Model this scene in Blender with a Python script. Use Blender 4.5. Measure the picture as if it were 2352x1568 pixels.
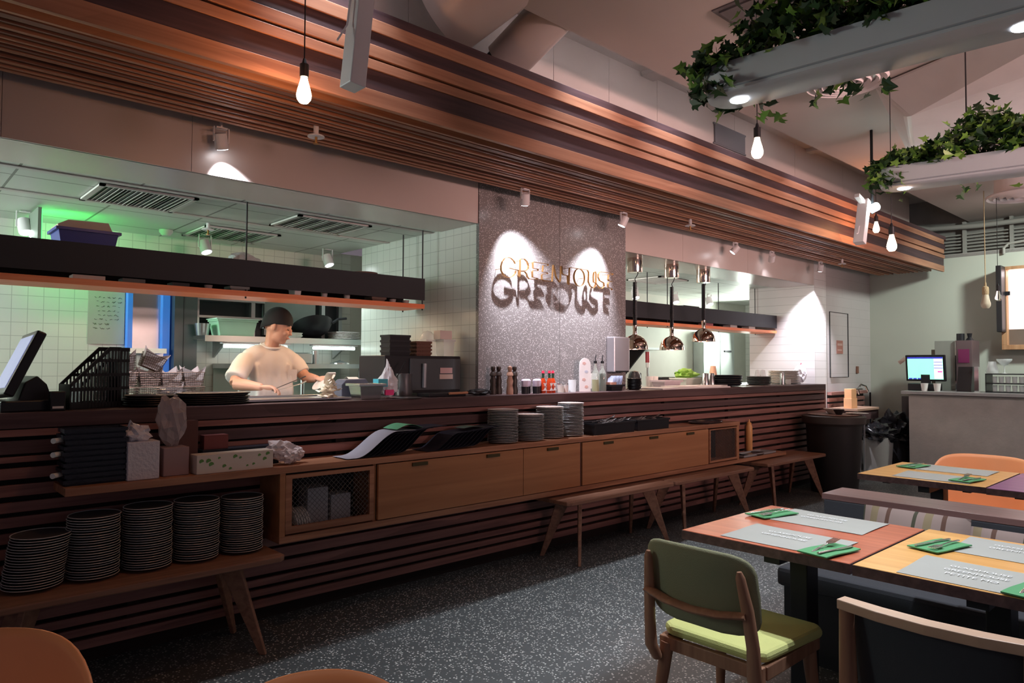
import bpy, bmesh, math, random
from mathutils import Vector, Matrix, Euler, noise
random.seed(7)
PI = math.pi
C = bpy.context.scene.collection
for o in list(bpy.data.objects): bpy.data.objects.remove(o)
sc = bpy.context.scene

# ---------------------------------------------------------------- camera
cam = bpy.data.cameras.new('camera'); cam.sensor_width = 36; cam.lens = 1617 / 2352 * 36; cam.clip_start = .02; cam.clip_end = 100
camo = bpy.data.objects.new('camera', cam); C.objects.link(camo)
yaw, pit, rol = math.radians(47.278), math.radians(1.898), math.radians(.2433)
F = Vector((math.cos(yaw)*math.cos(pit), math.sin(yaw)*math.cos(pit), math.sin(pit)))
R0 = Vector((math.sin(yaw), -math.cos(yaw), 0)); U0 = R0.cross(F)
R = math.cos(rol)*R0 + math.sin(rol)*U0; U = -math.sin(rol)*R0 + math.cos(rol)*U0
camo.matrix_world = Matrix(((R.x, U.x, -F.x, 0), (R.y, U.y, -F.y, 0), (R.z, U.z, -F.z, 1.4), (0, 0, 0, 1)))
sc.camera = camo
# ---------------------------------------------------------------- view, world
vs = sc.view_settings; vs.view_transform = 'Standard'; vs.look = 'None'; vs.gamma = 1; vs.use_curve_mapping = False; vs.exposure = 0.0
w = bpy.data.worlds.new('world'); sc.world = w; w.use_nodes = True
w.node_tree.nodes['Background'].inputs[0].default_value = (.88, .74, .86, 1)
w.node_tree.nodes['Background'].inputs[1].default_value = .155
# ---------------------------------------------------------------- downlights and added fill lights
def lamp(kind, name, loc, power, col, size=.05, aim=None, spot=60, blend=.6, sy=None):
    l = bpy.data.lights.new(name, kind); l.energy = power; l.color = col
    if kind == 'AREA':
        l.shape = 'RECTANGLE'; l.size = size; l.size_y = sy or size
    else: l.shadow_soft_size = size
    if kind == 'SPOT': l.spot_size = math.radians(spot); l.spot_blend = blend
    o = bpy.data.objects.new(name, l); C.objects.link(o); o.location = loc
    if aim is not None: o.rotation_euler = (Vector(aim) - Vector(loc)).to_track_quat('-Z', 'Y').to_euler()
    return o
COOL = (.86, .95, 1); NEU = (1, .93, .95); WARM = (1, .52, .22); GRN = (.8, 1, .88)
# added fill lights, hidden beyond the openings, that brighten the kitchen
lamp('AREA', 'kitchen_fill', (-1.6, 5.2, 2.3), 130, (.84, 1, .93), 1.2, (3, 5.4, 1.2), sy=.8)
lamp('AREA', 'kitchen_fill', (10.6, 5.4, 1.9), 70, (.9, 1, .9), 1.0, (7, 5.2, 1.4), sy=.8)
lamp('AREA', 'kitchen_fill', (5.6, 5.5, 2.3), 30, (.95, 1, .9), .8, (7.5, 5.6, 1.2), sy=.6)
# added fill panels out of view that lift the canopy and ceiling
lamp('AREA', 'room_fill', (4.5, -3.2, 2.3), 52, (1, .60, .54), 4, (5.5, 3, 3.25), sy=.5).data.spread = math.radians(60)
lamp('AREA', 'room_fill', (5, -2.4, 1.2), 20, (1, .80, .78), 3, (6.5, 1.5, 3.8), sy=1.5).data.spread = math.radians(70)
lamp('SPOT', 'added_bar_light', (9.2, .6, 3.3), 360, (.90, 1, .90), .15, (10.9, 3.0, 1.7), 90, 1)  # added greenish spot to brighten the right wall
lamp('SPOT', 'added_bar_light', (6.8, -1.2, 3.3), 160, (1, .92, .92), .15, (9.5, 1.9, .7), 50, 1)  # added spot to lift the front of the bar
lamp('SPOT', 'chair_fill', (.95, .6, 3.2), 34, (1, .85, .75), .06, (.62, 1.25, .8), 40, 1)  # added spot that brightens the orange chair near the viewer
# ceiling downlights that throw the hard-edged light on the floor
for dx in (1.6, 2.5, 3.4, 4.3, 5.2, 6.4): lamp('SPOT', 'downlight', (dx, 2.915, 3.72), 170 if dx < 5 else 90, (.88, .93, 1), .012, (dx+.2, 1.9, 0), 78, .7)

# ---------------------------------------------------------------- materials
MC = {}
def mat(name, col, rough=.6, metal=0, spec=.5, emis=None, es=0, var=0, vscale=8, bump=0, bscale=60, trans=0, alpha=1, coat=0, ior=1.45):
    if name in MC: return MC[name]
    m = bpy.data.materials.new(name); m.use_nodes = True; MC[name] = m
    nt = m.node_tree; b = nt.nodes['Principled BSDF']
    b.inputs['Base Color'].default_value = (*col, 1); b.inputs['Roughness'].default_value = rough
    b.inputs['Metallic'].default_value = metal; b.inputs['Specular IOR Level'].default_value = spec
    b.inputs['Transmission Weight'].default_value = trans; b.inputs['Alpha'].default_value = alpha
    b.inputs['Coat Weight'].default_value = coat; b.inputs['IOR'].default_value = ior
    if emis: b.inputs['Emission Color'].default_value = (*emis, 1); b.inputs['Emission Strength'].default_value = es
    tc = nt.nodes.new('ShaderNodeTexCoord')
    n = nt.nodes.new('ShaderNodeTexNoise'); n.inputs['Scale'].default_value = vscale; n.inputs['Detail'].default_value = 3
    nt.links.new(tc.outputs['Object'], n.inputs['Vector'])
    mx = nt.nodes.new('ShaderNodeMix'); mx.data_type = 'RGBA'
    v = var or .06
    mx.inputs[6].default_value = (*[c*(1-v) for c in col], 1); mx.inputs[7].default_value = (*[min(1, c*(1+v)) for c in col], 1)
    nt.links.new(n.outputs['Fac'], mx.inputs[0]); nt.links.new(mx.outputs[2], b.inputs['Base Color'])
    if bump:
        n2 = nt.nodes.new('ShaderNodeTexNoise'); n2.inputs['Scale'].default_value = bscale; nt.links.new(tc.outputs['Object'], n2.inputs['Vector'])
        bp = nt.nodes.new('ShaderNodeBump'); bp.inputs['Strength'].default_value = bump; bp.inputs['Distance'].default_value = .01
        nt.links.new(n2.outputs['Fac'], bp.inputs['Height']); nt.links.new(bp.outputs['Normal'], b.inputs['Normal'])
    return m
def wood(name, c1, c2, ax=0, scale=2.2, rough=.5, boards=0):
    m = bpy.data.materials.new(name); m.use_nodes = True; nt = m.node_tree; b = nt.nodes['Principled BSDF']
    b.inputs['Roughness'].default_value = rough; b.inputs['Specular IOR Level'].default_value = .35
    tc = nt.nodes.new('ShaderNodeTexCoord'); mp = nt.nodes.new('ShaderNodeMapping')
    s = [14*scale]*3; s[ax] = scale*.6; mp.inputs['Scale'].default_value = s
    nt.links.new(tc.outputs['Object'], mp.inputs['Vector'])
    n = nt.nodes.new('ShaderNodeTexNoise'); n.inputs['Scale'].default_value = 1; n.inputs['Detail'].default_value = 6; n.inputs['Distortion'].default_value = .6
    nt.links.new(mp.outputs[0], n.inputs['Vector'])
    r = nt.nodes.new('ShaderNodeValToRGB'); r.color_ramp.elements[0].position = .33; r.color_ramp.elements[1].position = .68
    r.color_ramp.elements[0].color = (*c1, 1); r.color_ramp.elements[1].color = (*c2, 1)
    nt.links.new(n.outputs['Fac'], r.inputs[0]); last = r.outputs[0]
    if boards:   # length-wise tone changes of separate boards
        mp2 = nt.nodes.new('ShaderNodeMapping'); s2 = [3.0]*3; s2[ax] = boards; mp2.inputs['Scale'].default_value = s2
        nt.links.new(tc.outputs['Object'], mp2.inputs['Vector'])
        v = nt.nodes.new('ShaderNodeTexVoronoi'); v.inputs['Scale'].default_value = 1; nt.links.new(mp2.outputs[0], v.inputs['Vector'])
        hs = nt.nodes.new('ShaderNodeHueSaturation'); mr = nt.nodes.new('ShaderNodeMapRange')
        mr.inputs[3].default_value = .78; mr.inputs[4].default_value = 1.22
        sp = nt.nodes.new('ShaderNodeSeparateColor'); nt.links.new(v.outputs['Color'], sp.inputs[0]); nt.links.new(sp.outputs[0], mr.inputs[0])
        nt.links.new(mr.outputs[0], hs.inputs['Value']); nt.links.new(last, hs.inputs['Color']); last = hs.outputs[0]
    nt.links.new(last, b.inputs['Base Color'])
    return m
def terrazzo(name, base, chips, scale, rough=.35, thr=.5, small=0):
    m = bpy.data.materials.new(name); m.use_nodes = True; nt = m.node_tree; b = nt.nodes['Principled BSDF']
    b.inputs['Roughness'].default_value = rough
    tc = nt.nodes.new('ShaderNodeTexCoord'); v = nt.nodes.new('ShaderNodeTexVoronoi'); v.inputs['Scale'].default_value = scale
    nt.links.new(tc.outputs['Object'], v.inputs['Vector'])
    sp = nt.nodes.new('ShaderNodeSeparateColor'); nt.links.new(v.outputs['Color'], sp.inputs[0])
    m1 = nt.nodes.new('ShaderNodeMath'); m1.operation = 'GREATER_THAN'; m1.inputs[1].default_value = thr; nt.links.new(sp.outputs[0], m1.inputs[0])
    m2 = nt.nodes.new('ShaderNodeMath'); m2.operation = 'LESS_THAN'; m2.inputs[1].default_value = .34; nt.links.new(v.outputs['Distance'], m2.inputs[0])
    m3 = nt.nodes.new('ShaderNodeMath'); m3.operation = 'MULTIPLY'; nt.links.new(m1.outputs[0], m3.inputs[0]); nt.links.new(m2.outputs[0], m3.inputs[1])
    r = nt.nodes.new('ShaderNodeValToRGB'); nt.links.new(sp.outputs[1], r.inputs[0])
    for i, c in enumerate(chips):
        e = r.color_ramp.elements[i] if i < 2 else r.color_ramp.elements.new(.5)
        e.position = i/(len(chips)-1); e.color = (*c, 1)
    mx = nt.nodes.new('ShaderNodeMix'); mx.data_type = 'RGBA'; mx.inputs[6].default_value = (*base, 1)
    nt.links.new(m3.outputs[0], mx.inputs[0]); nt.links.new(r.outputs[0], mx.inputs[7]); nt.links.new(mx.outputs[2], b.inputs['Base Color'])
    return m
def tiles(name, col, grout, size=(.1, .1), plane='XZ', rough=.3, offset=0, mortar=.012):
    m = bpy.data.materials.new(name); m.use_nodes = True; nt = m.node_tree; b = nt.nodes['Principled BSDF']; b.inputs['Roughness'].default_value = rough
    tc = nt.nodes.new('ShaderNodeTexCoord'); sp = nt.nodes.new('ShaderNodeSeparateXYZ'); cb = nt.nodes.new('ShaderNodeCombineXYZ')
    nt.links.new(tc.outputs['Object'], sp.inputs[0]); nt.links.new(sp.outputs[plane[0]], cb.inputs[0]); nt.links.new(sp.outputs[plane[1]], cb.inputs[1])
    t = nt.nodes.new('ShaderNodeTexBrick'); t.offset = offset; t.inputs['Scale'].default_value = 1
    t.inputs['Brick Width'].default_value = size[0]; t.inputs['Row Height'].default_value = size[1]
    t.inputs['Mortar Size'].default_value = mortar*size[1]; t.inputs['Color1'].default_value = (*col, 1); t.inputs['Color2'].default_value = (*[c*.97 for c in col], 1)
    t.inputs['Mortar'].default_value = (*grout, 1)
    nt.links.new(cb.outputs[0], t.inputs['Vector']); nt.links.new(t.outputs['Color'], b.inputs['Base Color'])
    return m
W_LIGHT = wood('oak_warm', (.30, .135, .075), (.47, .24, .14), 0, 2.2, .45, .35)
W_SLAT = wood('slat_wood', (.21, .095, .085), (.34, .165, .14), 0, 2.2, .5, .5)
W_DARK = wood('dark_stained_wood', (.07, .038, .042), (.13, .075, .075), 0, 2.2, .5, .5)
W_CEIL = wood('ceiling_slat_wood', (.34, .15, .09), (.52, .26, .16), 0, 2.0, .5, .4)
W_CDRK = wood('ceiling_dark_wood', (.05, .028, .034), (.10, .055, .06), 0, 2.0, .5, .4)
W_CAB = wood('cabinet_veneer', (.33, .15, .07), (.43, .21, .10), 0, 1.2, .4)
W_BENCH = wood('bench_wood', (.20, .10, .065), (.32, .17, .11), 0, 2.4, .5)
W_T1 = wood('table_red_wood', (.36, .075, .035), (.52, .14, .07), 1, 1.6, .3)
W_T2 = wood('table_golden_wood', (.58, .27, .07), (.74, .40, .13), 1, 1.6, .33)
W_CHAIR = wood('chair_wood', (.27, .13, .08), (.40, .21, .13), 2, 2.2, .45)
W_SHF = wood('lit_shelf_wood', (.80, .20, .08), (.92, .32, .15), 0, 1.6, .45)  # orange lamplight on the board is put into this wood colour
WHITE = mat('white_paint', (.66, .62, .60), .7); PANEL = mat('white_panel', (.56, .48, .45), .32, var=.04, vscale=2)
CEILM = mat('ceiling_paint', (.50, .45, .43), .8, var=.08, vscale=1.5)
KCEIL = tiles('kitchen_ceiling_tile', (.66, .68, .64), (.22, .22, .20), (.6, .6), 'XY', .5, 0, .012)
TILE_Y = tiles('kitchen_tile_side', (.70, .70, .66), (.46, .46, .44), (.1, .1), 'YZ', .25, 0, .022)
TILE_X = tiles('kitchen_tile_back', (.68, .68, .62), (.44, .44, .40), (.1, .1), 'XZ', .25, 0, .022)
BLACK = mat('black_plastic', (.012, .012, .016), .4); BLKM = mat('black_metal', (.02, .02, .024), .45, .3); GRAPH = mat('graphite_board', (.02, .02, .026), .6)
STEEL = mat('stainless_steel', (.55, .57, .58), .28, 1, var=.1); CHROME = mat('chrome', (.75, .75, .76), .08, 1); COPPER = mat('polished_copper', (.72, .55, .48), .08, 1)
BRASS = mat('brass_wire', (.42, .23, .09), .45, 1); PORC = mat('white_ceramic', (.78, .76, .74), .25); PAPER = mat('white_paper', (.80, .76, .76), .8)
STONE = mat('stoneware_dark', (.055, .062, .066), .42); RIMM = mat('stoneware_rim', (.62, .64, .64), .35); ORNG = mat('orange_shell', (.92, .36, .15), .45)
GLASS = mat('clear_glass', (1, 1, 1), .03, trans=1, ior=1.3); PCLEAR = mat('clear_plastic', (.85, .88, .9), .15, alpha=.38); CREAM = mat('cream_paper', (.92, .84, .70), .8)
LEAF = mat('ivy_leaf', (.022, .062, .02), .45, var=.5, vscale=5); LEAFL = mat('ivy_leaf_young', (.13, .26, .04), .45, var=.4, vscale=6)
GRNAP = mat('green_napkin', (.09, .30, .13), .8); MATG = mat('placemat_grey', (.36, .36, .33), .75); WTXT = mat('print_white', (.8, .8, .8), .7)
BAGW = mat('white_plastic_bag', (.75, .72, .78), .35, bump=.6, bscale=30, alpha=.92); BLKBAG = mat('black_bin_bag', (.015, .015, .018), .22, bump=.5, bscale=18)
FABG = mat('olive_fabric', (.25, .25, .15), .9, bump=.2, bscale=300); FABL = mat('lime_fabric', (.62, .64, .24), .9, bump=.2, bscale=300); FABD = mat('charcoal_fabric', (.04, .042, .05), .9, bump=.2, bscale=300)

# ---------------------------------------------------------------- geometry helpers
class G:
    def __init__(s): s.b = bmesh.new()
    def bx(s, x0, x1, y0, y1, z0, z1, M=None):
        M2 = Matrix.Translation(((x0+x1)/2, (y0+y1)/2, (z0+z1)/2)) @ Matrix.Diagonal((abs(x1-x0), abs(y1-y0), abs(z1-z0), 1))
        bmesh.ops.create_cube(s.b, size=1, matrix=(M @ M2) if M else M2); return s
    def cyl(s, p0, p1, r0, r1=None, n=16, cap=True):
        p0, p1 = Vector(p0), Vector(p1); d = p1-p0; q = d.to_track_quat('Z', 'Y').to_matrix().to_4x4()
        bmesh.ops.create_cone(s.b, cap_ends=cap, segments=n, radius1=r0, radius2=r0 if r1 is None else r1, depth=d.length, matrix=Matrix.Translation((p0+p1)/2) @ q); return s
    def sph(s, c, r, n=16, m=10):
        r = r if hasattr(r, '__len__') else (r, r, r)
        bmesh.ops.create_uvsphere(s.b, u_segments=n, v_segments=m, radius=1, matrix=Matrix.Translation(c) @ Matrix.Diagonal((*r, 1))); return s
    def lathe(s, prof, n=24, c=(0, 0, 0), sx=1, sy=1):
        rings = []
        for r, z in prof:
            rings.append([s.b.verts.new((c[0]+max(r, .0001)*sx*math.cos(2*PI*i/n), c[1]+max(r, .0001)*sy*math.sin(2*PI*i/n), c[2]+z)) for i in range(n)])
        for a, b in zip(rings, rings[1:]):
            for i in range(n): s.b.faces.new((a[i], a[(i+1) % n], b[(i+1) % n], b[i]))
        return s
    def tube(s, pts, r, n=8, closed=False, flat=1):
        pts = [Vector(p) for p in pts]; rings = []; m = len(pts); up = Vector((0, 0, 1)); prev = None
        rr = r if hasattr(r, '__len__') else [r]*m
        for i, p in enumerate(pts):
            a = pts[(i-1) % m] if (closed or i > 0) else p; b = pts[(i+1) % m] if (closed or i < m-1) else p
            t = (b-a).normalized() if (b-a).length > 1e-9 else Vector((1, 0, 0))
            if prev is None:
                x = t.cross(up)
                if x.length < .1: x = t.cross(Vector((0, 1, 0)))
            else: x = prev - t*prev.dot(t)
            x.normalize(); y = t.cross(x); prev = x
            rings.append([s.b.verts.new(p + rr[i]*(x*math.cos(2*PI*k/n) + y*flat*math.sin(2*PI*k/n))) for k in range(n)])
        R_ = list(zip(rings, rings[1:])) + ([(rings[-1], rings[0])] if closed else [])
        for a, b in R_:
            for i in range(n): s.b.faces.new((a[i], a[(i+1) % n], b[(i+1) % n], b[i]))
        if not closed: s.b.faces.new(rings[0][::-1]); s.b.faces.new(rings[-1])
        return s
    def prism(s, poly, axis, a, b):
        def P(u, v, w): return {'x': (w, u, v), 'y': (u, w, v), 'z': (u, v, w)}[axis]
        A = [s.b.verts.new(P(u, v, a)) for u, v in poly]; B = [s.b.verts.new(P(u, v, b)) for u, v in poly]; n = len(poly)
        s.b.faces.new(A[::-1]); s.b.faces.new(B)
        for i in range(n): s.b.faces.new((A[i], A[(i+1) % n], B[(i+1) % n], B[i]))
        return s
    def grid(s, fn, nu, nv):
        V = [[s.b.verts.new(fn(i/nu, j/nv)) for j in range(nv+1)] for i in range(nu+1)]
        for i in range(nu):
            for j in range(nv): s.b.faces.new((V[i][j], V[i+1][j], V[i+1][j+1], V[i][j+1]))
        return s
    def xf(s, M): bmesh.ops.transform(s.b, matrix=M, verts=s.b.verts); return s
def obj(name, g, m, par=None, loc=(0, 0, 0), rot=(0, 0, 0), smooth=False, bevel=0, solid=0, sub=0, remesh=0, ang=40):
    if solid or smooth or remesh: pass
    bmesh.ops.recalc_face_normals(g.b, faces=g.b.faces)
    me = bpy.data.meshes.new(name); g.b.to_mesh(me); g.b.free()
    for mm in (m if isinstance(m, (list, tuple)) else [m]): me.materials.append(mm)
    o = bpy.data.objects.new(name, me); C.objects.link(o); o.location = loc; o.rotation_euler = rot
    if par: o.parent = par
    if smooth:
        for p in me.polygons: p.use_smooth = True
        try: me.set_sharp_from_angle(angle=math.radians(ang))
        except Exception: pass
    if remesh: md = o.modifiers.new('r', 'REMESH'); md.mode = 'VOXEL'; md.voxel_size = remesh; md.use_smooth_shade = True; s2 = o.modifiers.new('s', 'SMOOTH'); s2.factor = .5; s2.iterations = 4
    if solid: md = o.modifiers.new('s', 'SOLIDIFY'); md.thickness = solid; md.offset = 0
    if bevel: md = o.modifiers.new('b', 'BEVEL'); md.width = bevel; md.segments = 2; md.limit_method = 'ANGLE'
    if sub: md = o.modifiers.new('u', 'SUBSURF'); md.levels = sub; md.render_levels = sub
    return o
def tag(o, label, cat, group=None, kind=None):
    if label: o['label'] = label; o['category'] = cat
    if group: o['group'] = group
    if kind: o['kind'] = kind
    return o
def thing(name, label, cat, loc=(0, 0, 0), rz=0, group=None):
    o = bpy.data.objects.new(name, None); C.objects.link(o); o.location = loc; o.rotation_euler = (0, 0, rz); o.empty_display_size = .05
    return tag(o, label, cat, group)
def single(name, g, m, label, cat, loc=(0, 0, 0), group=None, **k): return tag(obj(name, g, m, None, loc, **k), label, cat, group)
def struct(name, g, m, par=None, **k):
    o = obj(name, g, m, par, **k)
    if not par: o['kind'] = 'structure'
    return o
def dup(root, loc, rz=None, label=None, group=None, scale=None):
    r = root.copy(); C.objects.link(r); r.location = loc
    if rz is not None: r.rotation_euler = (0, 0, rz)
    if scale: r.scale = scale
    if label: r['label'] = label
    if group: r['group'] = group
    for ch in list(root.children):
        c = ch.copy(); C.objects.link(c); c.parent = r
        for gg in ch.children:
            d = gg.copy(); C.objects.link(d); d.parent = c
    return r
def text(name, s, size, m, par, M, ext=.0006):
    cu = bpy.data.curves.new(name, 'FONT'); cu.body = s; cu.size = size; cu.extrude = ext; cu.align_x = 'CENTER'; cu.align_y = 'CENTER'
    t = bpy.data.objects.new(name, cu); C.objects.link(t); dg = bpy.context.evaluated_depsgraph_get()
    me = bpy.data.meshes.new_from_object(t.evaluated_get(dg)); bpy.data.objects.remove(t); bpy.data.curves.remove(cu)
    me.transform(M); me.materials.clear(); me.materials.append(m)
    o = bpy.data.objects.new(name, me); C.objects.link(o)
    if par: o.parent = par
    return o
# ================================================================ the room
YW = 4.0
FLOOR = terrazzo('terrazzo_floor', (.065, .072, .074), [(.16, .17, .17), (.60, .61, .58), (.28, .30, .28)], 78, .42, .36)
TPAN = terrazzo('terrazzo_panel', (.21, .195, .195), [(.30, .28, .28), (.80, .76, .78), (.42, .38, .40)], 120, .3, .5)
struct('floor', G().bx(-5, 13, -4, 8, -.1, 0), FLOOR)
g = G().bx(-5, 13, -4, 8, 3.8, 3.9)
struct('ceiling', g, CEILM)
struct('trim_1', G().bx(-5, 13, .9, 2.85, 3.42, 3.79), CEILM)                       # broad ceiling beam
struct('trim_2', G().bx(4.62, 4.78, 2.86, 3.46, 3.76, 3.799), CEILM)                # cross batten
struct('trim_3', G().bx(7.6, 7.72, 2.86, 3.46, 3.76, 3.799), CEILM)
g = G()
xs = [-5, 1.1, 2.35, 3.6, 4.22, 4.85, 6.1, 7.35, 8.6, 10.868]
for a, b in zip(xs, xs[1:]): g.bx(a+.002, b-.002, 3.47, 3.5, 3.2, 3.8)
g.bx(-5, 10.868, 3.495, 3.9, 3.19, 3.8)
struct('wall_bulkhead', g, PANEL)
# kitchen front wall: soffit beams, terrazzo panel block, pillar
g = G(); cuts = [-5, -1.8, .45, 1.3, 3.345]
for a, b in zip(cuts, cuts[1:]): g.bx(a+.0012, b-.0012, YW, YW+.02, 2.45, 3.2)
g.bx(-5, 3.345, YW+.01, YW+.46, 2.45, 3.2)
struct('wall_soffit', g, PANEL)
g = G(); cuts = [5.08, 6.02, 7.3, 8.98]
for a, b in zip(cuts, cuts[1:]): g.bx(a+.0012, b-.0012, YW, YW+.02, 2.44, 3.2)
g.bx(5.08, 8.98, YW+.01, YW+.5, 2.44, 3.2)
struct('wall_soffit_far', g, PANEL)
struct('wall_kitchen_divider', G().bx(3.35, 5.08, YW+.02, 5.66, 0, 3.2), TILE_Y)
g = G().bx(3.345, 4.214, YW-.012, YW+.02, 1.18, 3.2).bx(4.218, 5.085, YW-.012, YW+.02, 1.18, 3.2)
struct('wall_terrazzo', g, TPAN)
struct('wall_pillar', G().bx(8.98, 9.33, YW, 4.9, 0, 3.2), tiles('pillar_tile', (.72, .68, .68), (.40, .37, .37), (.3, .105), 'XZ', .3, 0, .02))
g = G().bx(9.33, 10.9, YW+.02, YW+.15, 0, 3.2)
struct('wall_nook', g, tiles('nook_tile', (.50, .455, .46), (.34, .31, .31), (.6, .13), 'XZ', .5, .5, .012))
g = G().bx(9.47, 9.475, YW+.008, YW+.021, 1.25, 2.13).bx(10.06, 10.065, YW+.008, YW+.021, 1.25, 2.13).bx(9.47, 10.065, YW+.008, YW+.021, 2.125, 2.13).bx(9.47, 10.065, YW+.008, YW+.021, 1.25, 1.255)
struct('trim_4', g, BLKM)
struct('wall_right', G().bx(10.87, 11.0, -4, 4.15, 0, 2.92), mat('pale_wall', (.52, .55, .49), .8, var=.05, vscale=1.5))
struct('wall_right_upper', G().bx(11.35, 11.5, -4, 4.15, 2.8, 3.8), mat('rough_upper_wall', (.24, .23, .22), .9, var=.25, vscale=5))
struct('trim_5', G().bx(10.87, 11.4, -4, 4.15, 2.88, 2.93), mat('ledge', (.34, .32, .31), .8))
# kitchen shell
struct('wall_kitchen_back', G().bx(-5, 3.6, 6.3, 6.4, 0, 2.5), TILE_X)
struct('wall_kitchen_back_far', G().bx(3.6, 11.5, 6.3, 6.4, 0, 2.5), mat('far_kitchen_wall', (.50, .50, .44), .6))
struct('ceiling_kitchen', G().bx(-5, 3.35, YW+.46, 6.3, 2.46, 2.5), KCEIL)
struct('ceiling_kitchen_far', G().bx(5.08, 11.5, YW+.5, 6.3, 2.46, 2.5), KCEIL)
struct('wall_kitchen_left', G().bx(-2.6, -2.5, YW, 6.3, 0, 2.5), TILE_Y)
struct('wall_kitchen_right', G().bx(11.4, 11.5, YW+.2, 6.3, 0, 2.5), TILE_Y)
struct('trim_6', G().bx(-5, 3.35, 4.56, 4.61, 2.452, 2.458).bx(-5, 3.35, 5.2, 5.25, 2.452, 2.458), WHITE)

# ---- kitchen pass counter with slatted front
pc = thing('pass_counter', 'long dark wood serving counter with horizontally slatted front under both kitchen openings', 'counter', (0, 3.75, 0))
obj('countertop', G().bx(-2.45, 8.72, 0, .265, 1.11, 1.18).bx(-2.45, 3.345, .265, .88, 1.11, 1.18).bx(5.086, 8.72, .265, .88, 1.11, 1.18), W_DARK, pc, bevel=.003)
g = G().bx(8.685, 8.72, .0, .25, .0, 1.11)
for a, b in [(1.075, 1.106), (.962, .988), (.89, .938), (.815, .866), (.745, .79), (.68, .725), (.612, .655), (.545, .59), (.48, .52), (.40, .45), (.331, .386), (.257, .312), (.198, .236), (.144, .179), (.081, .124)]:
    g.bx(-2.5, 8.69, .0, .022, a, b)
obj('slat_cladding', g, W_SLAT, pc, bevel=.0015)
obj('dark_slat_cladding', G().bx(-2.5, 8.69, .002, .022, 1.0, 1.057), W_DARK, pc)
g = G().bx(-2.45, 8.69, .06, .24, 0, 1.11)
for x in (-1.2, -.1, 1.0, 2.1, 3.2, 4.3, 5.4, 6.5, 7.6): g.bx(x-.03, x+.03, .022, .06, .07, 1.11)
obj('backing_board', g, mat('backing_black', (.02, .012, .01), .8), pc)
obj('steel_worktop', G().bx(-2.4, 3.34, .3, .875, 1.18, 1.186).bx(5.09, 8.7, .3, .875, 1.18, 1.186), STEEL, pc)
# low slatted dado of the nook
nd = thing('slatted_dado', 'low slatted wooden wall panel behind the hand wash shelf', 'wall panel', (9.34, 3.98, 0))
g = G()
for k in range(9): g.bx(0, 1.2, 0, .02, .98-k*.075-.05, .98-k*.075)
g.bx(0, 1.2, -.04, .02, 1.02, 1.06)
obj('slats', g, W_SLAT, nd); obj('backing', G().bx(0, 1.2, .02, .036, .3, 1.02), BLACK, nd)
# ---- slatted canopy over the counter
cn = thing('slatted_canopy', 'broad wooden slat canopy running above the kitchen openings', 'canopy', (0, 3.0, 2.67))
g = G(); g2 = G()
for a, b, m_, e in [(3.118, 3.17, 1, .10), (3.054, 3.117, 0, 0), (2.986, 3.053, 1, .07), (2.925, 2.985, 0, 0), (2.862, 2.91, 0, .03), (2.76, 2.86, 1, .0), (2.68, 2.759, 0, 0)]:
    (g2 if m_ else g).bx(-4, 10.72+e, 0 if not m_ else .006, .03, a-2.67, b-2.67)
obj('fascia_board', g, W_CEIL, cn, bevel=.002); obj('dark_fascia_board', g2, W_CDRK, cn, bevel=.002)
g = G(); g2 = G()
for y, t, h, dk in [(3.16, .018, .05, 0), (3.205, .04, .04, 1), (3.262, .014, .05, 1), (3.325, .022, .06, 0), (3.375, .016, .05, 1), (3.43, .016, .06, 0), (3.475, .016, .05, 0), (3.515, .018, .06, 1), (3.56, .03, .06, 0), (3.64, .012, .05, 1), (3.70, .03, .06, 0), (3.765, .02, .05, 0), (3.81, .028, .06, 0)]:
    (g2 if dk else g).bx(-4, 10.7, y-3-t/2, y-3+t/2, .03, .03+h)
obj('soffit_slats', g, W_CEIL, cn); obj('brown_soffit_slats', g2, wood('soffit_mid', (.17, .075, .05), (.27, .13, .09)), cn)
obj('canopy_box', G().bx(-4, 10.6, .03, .47, .098, .49).bx(-4, 10.6, .47, .995, .098, .5), mat('canopy_dark', (.028, .014, .010), .8), cn)
# ---- wall console: shelf, mesh doors, cupboard doors
cs = thing('console_cabinet', 'warm oak wall-hung console with flap doors and a low end shelf', 'cabinet', (0, 3.5, .47))
obj('top_board', G().bx(.65, 6.22, 0, .25, .36, .395), W_LIGHT, cs, bevel=.002)
obj('base_board', G().bx(1.605, 7.16, 0, .25, 0, .035), W_LIGHT, cs, bevel=.002)
obj('side_panel', G().bx(1.605, 1.635, .0, .25, .035, .36), W_CAB, cs); obj('side_panel', G().bx(6.17, 6.20, .0, .25, .035, .36), W_CAB, cs)
obj('divider', G().bx(2.17, 2.19, .02, .25, .035, .36), W_CAB, cs); obj('divider', G().bx(5.66, 5.68, .02, .25, .035, .36), W_CAB, cs); obj('divider', G().bx(3.922, 3.943, .01, .25, .035, .36), W_DARK, cs)
obj('back_panel', G().bx(1.635, 6.17, .235, .249, .035, .36), BLACK, cs)
for x0, x1, hs in [(2.192, 3.338, (2.477, 3.06)), (3.342, 3.920, (3.623,)), (3.945, 5.658, (4.24, 4.823, 5.359))]:
    d = obj('flap_door', G().bx(x0, x1, -.004, .016, .04, .355), W_CAB, cs, bevel=.0015)
    for hx in hs: obj('handle', G().bx(hx-.055, hx+.055, -.016, -.004, .325, .345), mat('bronze', (.09, .075, .035), .45, .6), d)
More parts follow.
